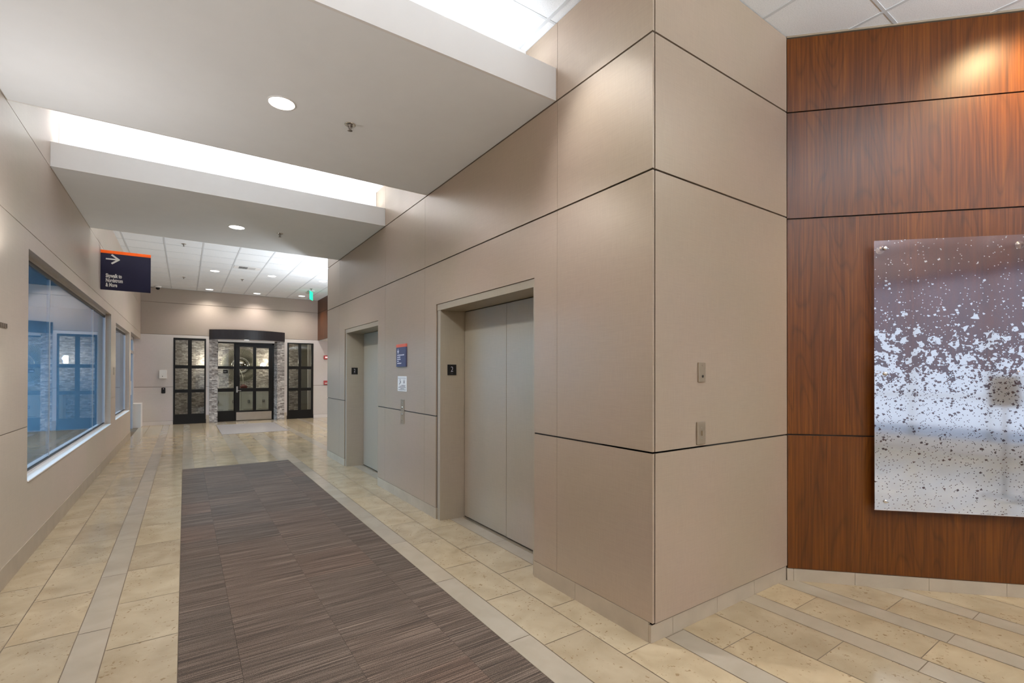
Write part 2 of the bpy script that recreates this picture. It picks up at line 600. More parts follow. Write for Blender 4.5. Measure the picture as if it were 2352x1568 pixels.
class MB:
    """collects shapes in world coordinates and links them as one mesh object"""

    def __init__(self):
        self.bm = bmesh.new()
        self.mats = []

    def mi(self, mat):
        if mat not in self.mats:
            self.mats.append(mat)
        return self.mats.index(mat)

    def box(self, x0, x1, y0, y1, z0, z1, mat=None):
        i = self.mi(mat)
        x0, x1 = sorted((x0, x1)); y0, y1 = sorted((y0, y1)); z0, z1 = sorted((z0, z1))
        v = [self.bm.verts.new(p) for p in ((x0, y0, z0), (x1, y0, z0), (x1, y1, z0), (x0, y1, z0),
                                            (x0, y0, z1), (x1, y0, z1), (x1, y1, z1), (x0, y1, z1))]
        for f in ((0, 3, 2, 1), (4, 5, 6, 7), (0, 1, 5, 4), (1, 2, 6, 5), (2, 3, 7, 6), (3, 0, 4, 7)):
            self.bm.faces.new([v[k] for k in f]).material_index = i
        return self

    def prism(self, pts, z0, z1, mat=None):
        """vertical prism over a plan polygon"""
        i = self.mi(mat)
        a = [self.bm.verts.new((p[0], p[1], z0)) for p in pts]
        b = [self.bm.verts.new((p[0], p[1], z1)) for p in pts]
        n = len(pts)
        fs = [self.bm.faces.new(a[::-1]), self.bm.faces.new(b)]
        for k in range(n):
            fs.append(self.bm.faces.new((a[k], a[(k + 1) % n], b[(k + 1) % n], b[k])))
        for f in fs:
            f.material_index = i
        return self

    def xform(self, pts, faces, mat=None, smooth=False):
        i = self.mi(mat)
        v = [self.bm.verts.new(p) for p in pts]
        for f in faces:
            g = self.bm.faces.new([v[k] for k in f])
            g.material_index = i
            g.smooth = smooth
        return self

    def obox(self, c, ax, ay, az, hx, hy, hz, mat=None):
        """oriented box"""
        c, ax, ay, az = (Vector(q) for q in (c, ax, ay, az))
        P = []
        for sz in (-1, 1):
            for sx, sy in ((-1, -1), (1, -1), (1, 1), (-1, 1)):
                P.append(c + ax * hx * sx + ay * hy * sy + az * hz * sz)
        return self.xform(P, ((0, 3, 2, 1), (4, 5, 6, 7), (0, 1, 5, 4), (1, 2, 6, 5), (2, 3, 7, 6), (3, 0, 4, 7)), mat)

    def lathe(self, c, axis, prof, mat=None, seg=28):
        """profile = [(radius, height along axis)]"""
        c = Vector(c)
        az = Vector(axis).normalized()
        t = Vector((0, 0, 1)) if abs(az.z) < 0.9 else Vector((1, 0, 0))
        ax = t.cross(az).normalized()
        ay = az.cross(ax)
        P, F = [], []
        for r, h in prof:
            for k in range(seg):
                a = 2 * PI * k / seg
                P.append(c + az * h + (ax * math.cos(a) + ay * math.sin(a)) * max(r, 1e-5))
        n = len(prof)
        for j in range(n - 1):
            for k in range(seg):
                F.append((j * seg + k, j * seg + (k + 1) % seg, (j + 1) * seg + (k + 1) % seg, (j + 1) * seg + k))
        F.append(tuple(range(seg))[::-1])
        F.append(tuple((n - 1) * seg + k for k in range(seg)))
        return self.xform(P, F, mat, True)

    def tube(self, pts, r, mat=None, seg=10):
        pts = [Vector(p) for p in pts]
        P, F = [], []
        for j, p in enumerate(pts):
            d = (pts[min(j + 1, len(pts) - 1)] - pts[max(j - 1, 0)]).normalized()
            t = Vector((0, 0, 1)) if abs(d.z) < 0.9 else Vector((1, 0, 0))
            ax = t.cross(d).normalized(); ay = d.cross(ax)
            rr = r[j] if isinstance(r, (list, tuple)) else r
            for k in range(seg):
                a = 2 * PI * k / seg
                P.append(p + (ax * math.cos(a) + ay * math.sin(a)) * rr)
        for j in range(len(pts) - 1):
            for k in range(seg):
                F.append((j * seg + k, j * seg + (k + 1) % seg, (j + 1) * seg + (k + 1) % seg, (j + 1) * seg + k))
        F.append(tuple(range(seg))[::-1])
        F.append(tuple((len(pts) - 1) * seg + k for k in range(seg)))
        return self.xform(P, F, mat, True)

    def build(self, name, mat=None, parent=None, bevel=0.0, origin=None):
        off = Vector(origin) if origin is not None else (world_of(parent) if parent else Vector((0, 0, 0)))
        bmesh.ops.recalc_face_normals(self.bm, faces=self.bm.faces)
        for v in self.bm.verts:
            v.co -= off
        me = bpy.data.meshes.new(name)
        self.bm.to_mesh(me)
        self.bm.free()
        for m in self.mats:
            me.materials.append(M[m] if m else M[mat])
        o = bpy.data.objects.new(name, me)
        COL.objects.link(o)
        if parent is not None:
            o.parent = parent
            o.location = off - world_of(parent)
        else:
            o.location = off
        if bevel:
            md = o.modifiers.new('bevel', 'BEVEL')
            md.width = bevel
            md.segments = 2
            md.limit_method = 'ANGLE'
        return o


def world_of(o):
    v = Vector(o.location)
    while o.parent is not None:
        o = o.parent
        v += Vector(o.location)
    return v


def tag(o, label=None, cat=None, group=None, kind=None):
    for k, v in (('label', label), ('category', cat), ('group', group), ('kind', kind)):
        if v:
            o[k] = v
    return o


def thing(name, loc, label, cat, group=None, kind=None):
    o = bpy.data.objects.new(name, None)
    o.empty_display_size = 0.1
    o.location = loc
    COL.objects.link(o)
    return tag(o, label, cat, group, kind)


def rand_faces(o, fn=None):
    """one random colour per connected shape"""
    me = o.data
    at = me.attributes.new('rnd', 'FLOAT_COLOR', 'FACE')
    bm = bmesh.new()
    bm.from_mesh(me)
    bm.faces.ensure_lookup_table()
    seen = set()
    vals = [None] * len(bm.faces)
    for f in bm.faces:
        if f.index in seen:
            continue
        c = (random.random(), random.random(), random.random(), 1)
        st = [f]
        seen.add(f.index)
        while st:
            g = st.pop()
            vals[g.index] = c
            for e in g.edges:
                for h in e.link_faces:
                    if h.index not in seen:
                        seen.add(h.index)
                        st.append(h)
    bm.free()
    for k, v in enumerate(vals):
        at.data[k].color = v


def text_mesh(txt, size, bold=0.0, depth=0.0008, xs=1.0, align='LEFT'):
    cu = bpy.data.curves.new('lettering', 'FONT')
    cu.body = txt
    cu.size = size
    cu.offset = bold
    cu.extrude = depth
    cu.align_x = align
    cu.resolution_u = 3
    ob = bpy.data.objects.new('lettering', cu)
    COL.objects.link(ob)
    bpy.context.view_layer.update()
    dg = bpy.context.evaluated_depsgraph_get()
    me = bpy.data.meshes.new_from_object(ob.evaluated_get(dg))
    bpy.data.objects.remove(ob)
    for v in me.vertices:
        v.co.x *= xs
    return me


def place_text(me_list, name, mat, parent, origin, ux, uy):
    """join several (mesh, du, dv) in the plane (ux, uy) at origin"""
    bm = bmesh.new()
    ux = Vector(ux); uy = Vector(uy); un = ux.cross(uy)
    o0 = Vector(origin) - world_of(parent)
    for me, du, dv in me_list:
        n0 = len(bm.verts)
        bm.from_mesh(me)
        bm.verts.ensure_lookup_table()
        for v in bm.verts[n0:]:
            x, y, z = v.co
            v.co = o0 + ux * (x + du) + uy * (y + dv) + un * z
    me = bpy.data.meshes.new(name)
    bm.to_mesh(me)
    bm.free()
    me.materials.clear()
    me.materials.append(M[mat])
    o = bpy.data.objects.new(name, me)
    COL.objects.link(o)
    o.parent = parent
    return o


# ------------------------------------------------------------------ key dimensions
XL, XR = -1.04, 2.15          # corridor side walls
YC = 1.765                    # face of the return wall
YE = 9.13                     # far end of the elevator wall
YF = 17.2                     # far wall of the lobby
XW = 3.63                     # start of the angled wood wall
ZS, ZT, ZC = 3.42, 3.65, 3.97
ZJ = (0.11, 1.06, 2.645, 3.415, 3.97)   # panel joints
G = 0.0055                     # half width of a joint

# ------------------------------------------------------------------ floor


def build_floor():
    b = MB()
    b.box(-7.5, 9.5, -9.0, 22.5, -0.20, -0.0025, 'grout')

    def lay(x0, x1, kind, off, length, ya, yb):
        k = math.floor((ya - off) / length)
        while True:
            y0, y1 = off + k * length, off + (k + 1) * length
            k += 1
            if y1 <= ya + 1e-4:
                continue
            if y0 >= yb - 1e-4:
                break
            y0c, y1c = max(y0, ya), min(y1, yb)
            if y1c - y0c < 0.01:
                continue
            g = 0.0024
            i = b.mi(kind)
            vs = [b.bm.verts.new(p) for p in ((x0 + g, y0c + g, 0), (x1 - g, y0c + g, 0), (x1 - g, y1c - g, 0), (x0 + g, y1c - g, 0))]
            b.bm.faces.new(vs).material_index = i
    st, gr = 'stone', 'strip'
    yb = -6.9
    lay(-1.04, -0.81, st, 4.67, .632, yb, YF)
    lay(-.81, -.50, st, 3.73, .632, yb, YF)
    lay(-.50, -.35, gr, 3.68, .928, yb, YF)
    lay(-.35, -.022, st, 3.386, .632, yb, YF)
    for (x0, x1, k, off) in ((-.022, .13, gr, 9.12), (.13, .44, st, 9.3), (.44, .75, st, 9.55), (.75, .90, gr, 9.1), (.90, 1.05, gr, 9.6),
                             (1.05, 1.34, st, 9.3), (1.34, 1.49, gr, 9.4)):
        ln = .632 if k == st else .93
        if x0 >= .75:
            lay(x0, x1, k, off, ln, 9.06, 13.68)
            lay(x0, x1, k, off, ln, 16.3, 17.4)
        else:
            lay(x0, x1, k, off, ln, 9.06, 17.4)
    lay(1.49, 1.65, gr, 2.23, .93, yb, 13.68)
    lay(1.49, 1.65, gr, 2.23, .93, 16.3, 17.4)
    lay(1.65, 1.95, st, 2.10, .623, yb, 13.68)
    lay(1.95, 2.27, st, 2.41, .623, yb, 13.68)
    lay(1.65, 1.95, st, 2.10, .623, 16.3, 17.4)
    lay(1.95, 2.27, st, 2.41, .623, 16.3, 17.4)
    right = [(2.27, 2.43, gr, .84), (2.43, 2.75, st, 1.522), (2.75, 3.07, st, 1.187), (3.07, 3.225, gr, .855), (3.225, 3.53, st, .886),
             (3.53, 3.69, gr, .856), (3.69, 4.0, st, 1.19), (4.0, 4.155, gr, .848), (4.155, 4.46, st, 0.6), (4.46, 4.77, st, 0.95),
             (4.77, 4.93, gr, .7), (4.93, 5.24, st, .3), (5.24, 5.39, gr, .2), (5.39, 5.7, st, .5), (5.7, 6.0, st, .1), (6.0, 6.15, gr, .2),
             (6.15, 6.46, st, .4), (6.46, 6.77, st, .2), (6.77, 7.08, st, 0.0)]
    for (x0, x1, k, off) in right:
        ln = .636 if k == st else .93
        lay(x0, x1, k, off, ln, yb, YC + .05)
        if x0 < 6.2:
            lay(x0, x1, k, off, ln, YE - .3, YF + .1)
    # behind the camera, under no carpet
    for (x0, x1) in ((-.022, .29), (.29, .60), (.60, .91), (.91, 1.2), (1.2, 1.49)):
        lay(x0, x1, st, x0, .632, yb, -3.0)
    # thresholds of the two elevators
    for y0, y1, off in ((2.86, 4.54, 3.62), (6.36, 7.98, 7.1)):
        lay(2.27, 2.43, gr, off, .93, y0, y1)
    # room beyond the glass doors
    for k in range(20):
        lay(-1.5 + .31 * k, -1.19 + .31 * k, st, .2 * (k % 3), .632, YF + .25, 21.8)
    o = b.build('floor')
    rand_faces(o)
    tag(o, 'cream limestone tile floor with narrow grey strips along the corridor', 'floor', kind='structure')


build_floor()

# ------------------------------------------------------------------ carpet runner
b = MB()
cx = [-.022, .245, .745, 1.245, 1.485]
for j in range(4):
    y = -3.0 + (j % 2) * 0.17
    ys = [-3.0]
    y = -3.0 + (0.13, 0.38, 0.25, 0.0)[j]
    while y < 9.05:
        if y > -2.99:
            ys.append(y)
        y += 0.5
    if ys[-1] > 9.0:
        ys[-1] = 9.06
    else:
        ys.append(9.06)
    for a, c in zip(ys, ys[1:]):
        b.box(cx[j] + .0006, cx[j + 1] - .0006, a + .0005, c - .0005, -.002, .005, 'carpet')
o = b.build('carpet_runner', bevel=0.0)
rand_faces(o)
tag(o, 'long dark brown striped carpet runner let into the corridor floor', 'carpet')
b = MB()
b.box(.76, 2.26, 13.70, 16.28, -.002, .004, 'matgrey')
tag(b.build('entry_mat'), 'grey entry mat on the lobby floor before the black glass doors', 'mat')

# ------------------------------------------------------------------ ceilings


def grid_ceiling(name, x0, x1, y0, y1, xs, ys, z, label, holes=()):
    b = MB()
    b.box(x0, x1, y0, y1, z, z + .15, 'tile')
    w = .012
    for x in xs:
        if x0 < x < x1:
            b.box(x - w, x + w, y0, y1, z - .004, z + .01, 'tgrid')
    for y in ys:
        if y0 < y < y1:
            b.box(x0, x1, y - w * .8, y + w * .8, z - .003, z + .01, 'tgrid')
    o = b.build(name)
    tag(o, label, 'ceiling', kind='structure')
    return o


grid_ceiling('ceiling', -1.25, 9.3, 8.0, YF + .05, [0.29 + .614 * k for k in range(-3, 15)], [8.7 + .652 * k for k in range(0, 14)], ZC,
             'white acoustic tile ceiling of the far lobby with thin grid')
grid_ceiling('ceiling', -1.25, 9.3, -7.2, 2.975, [3.31 + .614 * k for k in range(-8, 10)], [1.263 - 1.22 * k for k in range(0, 8)] + [2.62], ZC,
             'white acoustic tile ceiling over the front of the hall')
grid_ceiling('ceiling', -1.25, 2.6, 4.42, 6.48, [-.97, 2.09], [], ZC,
             'bright white ceiling strip in the slot between the two dropped beams')
b = MB()
b.box(-3.2, 6.2, YF + .2, 22.2, 2.95, 3.1, 'white')
tag(b.build('ceiling'), 'white ceiling of the room behind the black glass doors', 'ceiling', kind='structure')
b = MB()
b.box(3.76, 9.3, YE, YF, 2.605, 2.75, 'white')
tag(b.build('ceiling'), 'low white ceiling of the side corridor right of the lobby', 'ceiling', kind='structure')


def beam(y0, y1, z_up0, z_up1, label):
    """dropped beam: slab with a lipped ledge for the cove tubes and a narrower upstand"""
    t = .012
    b = MB()
    b.box(XL + .001, XR - .001, y0 + .02, y1 - .02, ZS, ZS + .05, 'soffit')
    b.box(XL + .001, XR - .001, y0, y0 + .02, ZS, ZT, 'white')
    b.box(XL + .001, XR - .001, y1 - .02, y1, ZS, ZT, 'white')
    b.box(XL + .001, XR - .001, z_up0, z_up1, ZS + .05, ZC + .05, 'white')
    o = b.build('ceiling_beam')
    tag(o, label, 'ceiling beam', kind='structure')


beam(2.61, 4.79, 2.97, 4.43, 'wide grey dropped ceiling beam nearest the camera')
beam(6.09, 8.37, 6.45, 8.02, 'second grey dropped ceiling beam nearer the lobby')
for k, (y, lab) in enumerate(((2.80, 'white cove tube hidden on the front ledge of the nearest beam'), (4.62, 'white cove tube on the rear ledge of the nearest beam'),
                              (6.28, 'white cove tube on the front ledge of the second beam'))):
    b = MB()
    b.tube([(-.9, y, ZS + .10), (2.0, y, ZS + .10)], .013, 'tube')
    b.box(-.95, 2.05, y - .03, y + .03, ZS + .05, ZS + .085, 'white')
    tag(b.build('cove_tube'), lab, 'cove light', 'cove tubes on the ceiling beams')

# ------------------------------------------------------------------ right (elevator) wall
E1 = (2.86, 4.54)
E2 = (6.36, 7.98)
ZH = 2.215


def panel_x(b, X, y0, y1, z0, z1, mat='panel', ga=G, gb=G, gy0=.0012, gy1=.0012, th=.014):
    b.box(X, X + th, y0 + gy0, y1 - gy1, z0 + ga, z1 - gb, mat)


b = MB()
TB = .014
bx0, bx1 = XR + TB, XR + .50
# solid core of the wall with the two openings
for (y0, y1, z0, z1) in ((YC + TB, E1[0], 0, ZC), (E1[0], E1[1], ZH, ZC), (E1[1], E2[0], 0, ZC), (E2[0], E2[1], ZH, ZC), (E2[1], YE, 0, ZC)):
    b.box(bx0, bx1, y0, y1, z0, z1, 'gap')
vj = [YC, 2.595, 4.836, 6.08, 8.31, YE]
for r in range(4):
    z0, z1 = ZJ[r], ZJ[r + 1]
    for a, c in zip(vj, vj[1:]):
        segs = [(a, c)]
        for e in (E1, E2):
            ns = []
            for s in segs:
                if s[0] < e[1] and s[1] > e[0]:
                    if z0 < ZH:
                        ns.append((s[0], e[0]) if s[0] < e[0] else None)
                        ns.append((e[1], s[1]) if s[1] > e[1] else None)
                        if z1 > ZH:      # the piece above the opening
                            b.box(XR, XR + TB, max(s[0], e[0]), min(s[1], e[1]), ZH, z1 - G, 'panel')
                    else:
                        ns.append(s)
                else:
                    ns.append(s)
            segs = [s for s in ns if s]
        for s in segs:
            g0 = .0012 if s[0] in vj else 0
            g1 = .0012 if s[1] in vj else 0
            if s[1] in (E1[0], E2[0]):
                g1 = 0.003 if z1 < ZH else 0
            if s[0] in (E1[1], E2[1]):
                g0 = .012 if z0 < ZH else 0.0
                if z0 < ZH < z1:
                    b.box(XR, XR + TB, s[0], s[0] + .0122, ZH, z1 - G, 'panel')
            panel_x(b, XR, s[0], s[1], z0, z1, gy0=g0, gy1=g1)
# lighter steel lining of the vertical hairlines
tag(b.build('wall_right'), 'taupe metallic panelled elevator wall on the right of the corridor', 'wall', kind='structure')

b = MB()
for (y0, y1) in ((YC + .03, E1[0]), (E1[1], E2[0]), (E2[1], YE)):
    y = y0
    while y < y1 - .02:
        yy = min(y + .61, y1)
        b.box(XR - .002, XR + .03, y + (.001 if y > y0 else 0), yy - .001, 0, .112, 'stonebase')
        y = yy
tag(b.build('baseboard_right'), 'low stone baseboard along the elevator wall', 'baseboard', kind='structure')

# return wall facing the camera
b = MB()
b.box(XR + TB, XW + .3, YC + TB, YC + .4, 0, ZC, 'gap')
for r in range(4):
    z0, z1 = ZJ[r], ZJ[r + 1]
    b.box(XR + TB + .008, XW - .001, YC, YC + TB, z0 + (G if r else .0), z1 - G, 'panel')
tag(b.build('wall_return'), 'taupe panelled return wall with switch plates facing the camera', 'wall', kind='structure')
b = MB()
for a, c in ((XR + .0, 2.34), (2.34, 2.78), (2.78, 3.21), (3.21, XW + .03)):
    b.box(a + .001, c - .001, YC + .012, YC + .03, 0, .098, 'stonebase')
tag(b.build('baseboard_return'), 'low stone baseboard under the taupe return wall', 'baseboard', kind='structure')

# ------------------------------------------------------------------ elevators


def elevator(y0, y1, seam, label, lab_plate):
    t = thing('elevator_entrance', (XR + .14, (y0 + y1) / 2, 0), label, 'elevator', 'elevator entrances in the corridor')
    X0, X1 = XR + .012, XR + .285
    # splayed jambs and header
    b = MB()
    b.prism([(X0, y1 - .004), (X0, y1 - .066), (X1, y1 - .10), (X1, y1 - .004)], 0, 2.150, 'elev')
    b.build('far_jamb', parent=t)
    b = MB()
    b.prism([(X0 - .004, y0 + .002), (X0 - .004, y0 + .022), (X1, y0 + .055), (X1, y0 + .002)], 0, 2.150, 'elev')
    b.build('near_jamb', parent=t)
    b = MB()
    b.box(X0 - .004, X1, y0 + .002, y1 - .004, 2.150, ZH - .003, 'elev')
    b.build('header', parent=t)
    for k, (a, c) in enumerate(((y0 + .055, seam - .0035), (seam + .0035, y1 - .108))):
        b = MB()
        b.box(X1 - (.012 if k == 0 else .010), X1 + .03, a, c, .018, 2.144, 'elev')
        b.build('door_panel', parent=t, bevel=.002)
    b = MB()
    b.box(X1 + .03, X1 + .06, y0, y1, 0, 2.2, 'gap')
    b.build('shaft_cover', parent=t)
    b = MB()
    b.box(X1 - .035, X1 + .03, y0 + .055, y1 - .10, .0, .006, 'bronze')
    b.build('sill', parent=t)
    # number plate on the far jamb (a thing of its own)
    nx = -1
    ax = Vector((X1 - X0, -.034, 0)).normalized()      # along jamb away from corridor
    az = Vector((0, 0, 1))
    n = ax.cross(az)                                    # points to -Y (towards the camera)
    if n.y > 0:
        n = -n
    xm = X0 + .135 - .012
    ym = y1 - .066 - .034 * (xm - X0) / (X1 - X0)
    p = thing('floor_number_plate', (xm, ym, 1.49), lab_plate, 'floor number plate', 'floor number plates on the elevator jambs')
    c = Vector((xm, ym, 1.54)) + n * .003
    b = MB()
    b.obox(c, ax, n, az, .048, .003, .054, 'black')
    b.build('plate', parent=p, bevel=.001)
    me = text_mesh('2', .078, -.0012, .0006, .80, 'CENTER')
    place_text([(me, 0, 0)], 'number', 'text2', p, c + n * .0032 + az * (-.020), ax, az)
    b = MB()
    for (du, dv) in ((-.012, -.036), (-.006, -.036), (.006, -.036), (.006, -.041)):
        b.lathe(c + n * .003 + ax * du + az * dv, n, [(.0012, 0), (.0008, .0012)], 'text2', 6)
    b.build('braille', parent=p)
    return t


elevator(E1[0], E1[1], 3.645, 'nearest elevator entrance with two closed taupe steel doors', 'small black plate numbered 2 on the nearest elevator jamb')
elevator(E2[0], E2[1], 7.17, 'farther elevator entrance left of the blue directory sign', 'small black plate numbered 2 on the farther elevator jamb')

# ------------------------------------------------------------------ angled wood wall
D = Vector((1, -1, 0)).normalized()      # along the wall, to the right
NW = Vector((-1, -1, 0)).normalized()    # out of the wall, to the camera
W0 = Vector((XW, YC, 0))
LW = 5.0
UP = Vector((0, 0, 1))


def wbox(b, u0, u1, n0, n1, z0, z1, mat):
    c = W0 + D * (u0 + u1) / 2 + NW * (n0 + n1) / 2 + UP * (z0 + z1) / 2
    b.obox(c, D, NW, UP, (u1 - u0) / 2, abs(n1 - n0) / 2, (z1 - z0) / 2, mat)


b = MB()
wbox(b, -.02, LW, -.45, -.016, 0, ZC, 'gap')
for r, (z0, z1) in enumerate(((.088, 1.062), (1.062, 2.632), (2.632, 3.41), (3.41, 3.955))):
    wbox(b, .004, LW, -.016, 0, z0 + .005, z1 - .005, 'wood')
wbox(b, .0, LW, -.016, .006, 3.957, 3.97, 'bronze')
o = b.build('wall_wood')
rand_faces(o)
tag(o, 'reddish brown wood veneer wall set at an angle on the right', 'wall', kind='structure')
b = MB()
us = [.0, .045]
u = .045
while u < LW:
    u += .40 if u < .4 else .46
    us.append(min(u, LW))
for a, c in zip(us, us[1:]):
    wbox(b, a + .001, c - .001, -.016, -.004, 0, .088, 'stonebase')
tag(b.build('baseboard_wood'), 'low stone baseboard under the wood wall', 'baseboard', kind='structure')

# acrylic art panel on stand-offs
t = thing('art_panel', W0 + D * 1.10 + NW * .05 + UP * .56, 'large acrylic wall art with mirrored flecks mounted on the wood wall', 'wall art')
U0, U1 = .537, 1.86
Z0, Z1 = .565, 2.43
OFF = .062
b = MB()
c = W0 + D * (U0 + U1) / 2 + NW * OFF + UP * (Z0 + Z1) / 2
b.obox(c, D, NW, UP, (U1 - U0) / 2, .0008, (Z1 - Z0) / 2, 'art')
ap = b.build('acrylic_sheet', parent=t, origin=(0, 0, 0))
b = MB()
for (a, c2, z0, z1) in ((U0, U1, Z0 - .005, Z0), ):
    cc = W0 + D * (a + c2) / 2 + NW * OFF + UP * (z0 + z1) / 2
    b.obox(cc, D, NW, UP, (c2 - a) / 2, .003, (z1 - z0) / 2, 'doorframe')
b.build('polished_edge', parent=t)
for (du, zz) in ((.066, 2.375), (.066, 1.505), (.066, .622), (.903, 2.375), (.903, 1.505), (.903, .622)):
    p0 = W0 + D * (U0 + du) + UP * zz
    b = MB()
    b.lathe(p0, NW, [(.027, 0), (.027, .004), (.010, .005), (.010, OFF + .002), (.0125, OFF + .003), (.0125, OFF + .010), (.010, OFF + .012)], 'chrome', 24)
    b.build('standoff', parent=t)

# ------------------------------------------------------------------ left wall
LT = .012
W1 = (5.375, 10.62, .625, 2.50)
W2 = (11.30, 13.95, .64, 2.42)
b = MB()


def lseg(y0, y1, z0, z1, mat='panel_left', gz0=0, gz1=0):
    b.box(XL - LT, XL, y0, y1, z0 + gz0, z1 - gz1, mat)


# core
for (y0, y1, z0, z1) in ((-7.0, W1[0], 0, ZC), (W1[0], W1[1], 0, W1[2]), (W1[0], W1[1], W1[3], ZC), (W1[1], W2[0], 0, ZC),
                         (W2[0], W2[1], 0, W2[2]), (W2[0], W2[1], W2[3], ZC), (W2[1], 14.25, 0, ZC), (14.25, YF, 2.47, ZC)):
    b.box(XL - .16, XL - LT, y0, y1, z0, z1, 'gap_soft')
# panels, joint at 1.07, 2.64, 3.41
g = .003
lseg(-7, W1[0], .14, 1.07, gz1=g); lseg(-7, W1[0], 1.07, 2.64, gz0=g, gz1=g)
lseg(W1[0], W1[1], .14, W1[2]); lseg(W1[0], W1[1], W1[3], 2.64, gz1=g)
lseg(W1[1], W2[0], .14, 1.07, gz1=g * .6); lseg(W1[1], W2[0], 1.07, 2.64, gz0=g * .6, gz1=g)
lseg(W2[0], W2[1], .14, W2[2]); lseg(W2[0], W2[1], W2[3], 2.64, gz1=g)
lseg(W2[1], 14.25, .14, 2.64, gz1=g)
lseg(14.25, YF, 2.47, 2.64, gz1=g)
for (z0, z1) in ((2.64, 3.41), (3.41, ZC)):
    for (y0, y1) in ((-7, 8.35), (8.35, YF)):
        b.box(XL - LT, XL, y0 + .001, y1, z0 + g, z1 - (g if z1 < 3.9 else 0), 'panel_left')
# reveals of the window openings in the wall colour
for (y0, y1, z0, z1) in (W1, W2):
    b.box(XL - .16, XL - .0005, y1 - .001, y1 + .002, z0, z1, 'panel_left')
    b.box(XL - .16, XL - .0005, y0 - .002, y0 + .001, z0, z1, 'panel_left')
    b.box(XL - .16, XL - .0005, y0, y1, z1 - .001, z1 + .002, 'panel_left')
    b.box(XL - .16, XL - .0005, y0, y1, z0 - .002, z0 + .001, 'panel_left')
# underside of the header above the recessed door and the recess lining
b.box(XL - .16, XL - .0005, 14.25, YF, 2.468, 2.471, 'panel_left')
b.box(XL - .40, XL - LT, 14.24, 14.26, 0, 2.47, 'panel_left')
tag(b.build('wall_left'), 'beige panelled wall with two windows on the left of the corridor', 'wall', kind='structure')
b = MB()
y = -7.0
while y < 14.25:
    yy = min(y + .93, 14.25)
    b.box(XL - .01, XL + .006, y + .001, yy - .001, 0, .148, 'stonebase')
    y = yy
tag(b.build('baseboard_left'), 'taller stone baseboard along the left wall', 'baseboard', kind='structure')


def lwindow(name, W, seams, label):
    y0, y1, z0, z1 = W
    t = thing(name, (XL - .08, (y0 + y1) / 2, z0), label, 'window', kind='structure')
    xg = XL - .085
    b = MB()
    b.box(xg - .004, xg, y0, y1, z0 + .03, z1 - .03, 'glass_window')
    b.build('window_glass', parent=t)
    b = MB()
    f = .028
    for (a, c, e, h) in ((y0, y1, z0, z0 + f), (y0, y1, z1 - f, z1), (y0, y0 + f, z0, z1), (y1 - f, y1, z0, z1)):
        b.box(xg - .02, xg + .014, a, c, e, h, 'doorframe')
    b.build('window_frame', parent=t)
    b = MB()
    for (a, c, e, h) in ((y0 + f, y1 - f, z0 + f, z0 + f + .012), (y0 + f, y1 - f, z1 - f - .035, z1 - f)):
        b.box(xg - .012, xg + .008, a, c, e, h, 'black')
    b.build('gasket', parent=t)
    b = MB()
    b.box(xg + .012, XL + .010, y0 + .002, y1 - .002, z0 - .0005, z0 + .012, 'white')
    b.build('window_sill', parent=t, bevel=.003)
    for s in seams:
        b = MB()
        b.box(xg - .006, xg + .002, s - .006, s + .006, z0 + f, z1 - f, 'doorframe')
        b.build('glass_seam', parent=t)
    return t


lwindow('window_1', W1, (6.62, 9.38), 'large blue tinted window in the left wall with white sill')
lwindow('window_2', W2, (), 'narrower window farther along the left wall beside the door')

# recessed storefront door after window 2
t = thing('door_1', (XL - .20, 15.6, 0), 'pale framed glass door recessed in the left wall beyond the windows', 'door', kind='structure')
X = XL - .14
b = MB()
for (y0, y1, z0, z1) in ((14.27, 14.36, 0, 2.46), (15.50, 15.58, 0, 2.46), (16.5, 16.6, 0, 2.46), (14.27, 16.6, 2.38, 2.46), (14.27, 16.6, 2.02, 2.10)):
    b.box(X - .03, X + .03, y0, y1, z0, z1, 'doorframe')
b.build('door_frame', parent=t)
b = MB()
for (y0, y1, z0, z1) in ((14.38, 14.50, .02, 2.0), (15.36, 15.48, .02, 2.0), (14.5, 15.36, .02, .28), (14.5, 15.36, 1.86, 2.0), (14.87, 14.99, .28, 1.86)):
    b.box(X - .02, X + .02, y0, y1, z0, z1, 'doorframe')
dl = b.build('door_leaf', parent=t)
b = MB()
b.box(X - .004, X + .004, 14.5, 15.36, .28, 1.86, 'glass_window')
b.box(X - .004, X + .004, 15.58, 16.5, .0, 2.02, 'glass_window')
b.box(X - .004, X + .004, 14.36, 16.5, 2.1, 2.38, 'glass_window')
b.build('door_glass', parent=t)
b = MB()
b.box(X + .02, X + .07, 15.40, 15.46, .95, 1.30, 'white')
b.build('door_handle', parent=dl)
b = MB()
b.box(XL - .16, XL + .055, 16.62, YF - .002, 0, .66, 'white')
tag(b.build('low_wall_stub', bevel=.004), 'low white wall stub in the corner beside the far left door', 'low wall')
# wall piece between recess and far wall
b = MB()
b.box(XL - .42, XL - .14, 16.6, YF, 0, 2.47, 'offwhite')
tag(b.build('wall_recess'), 'pale wall piece beside the recessed door', 'wall', kind='structure')

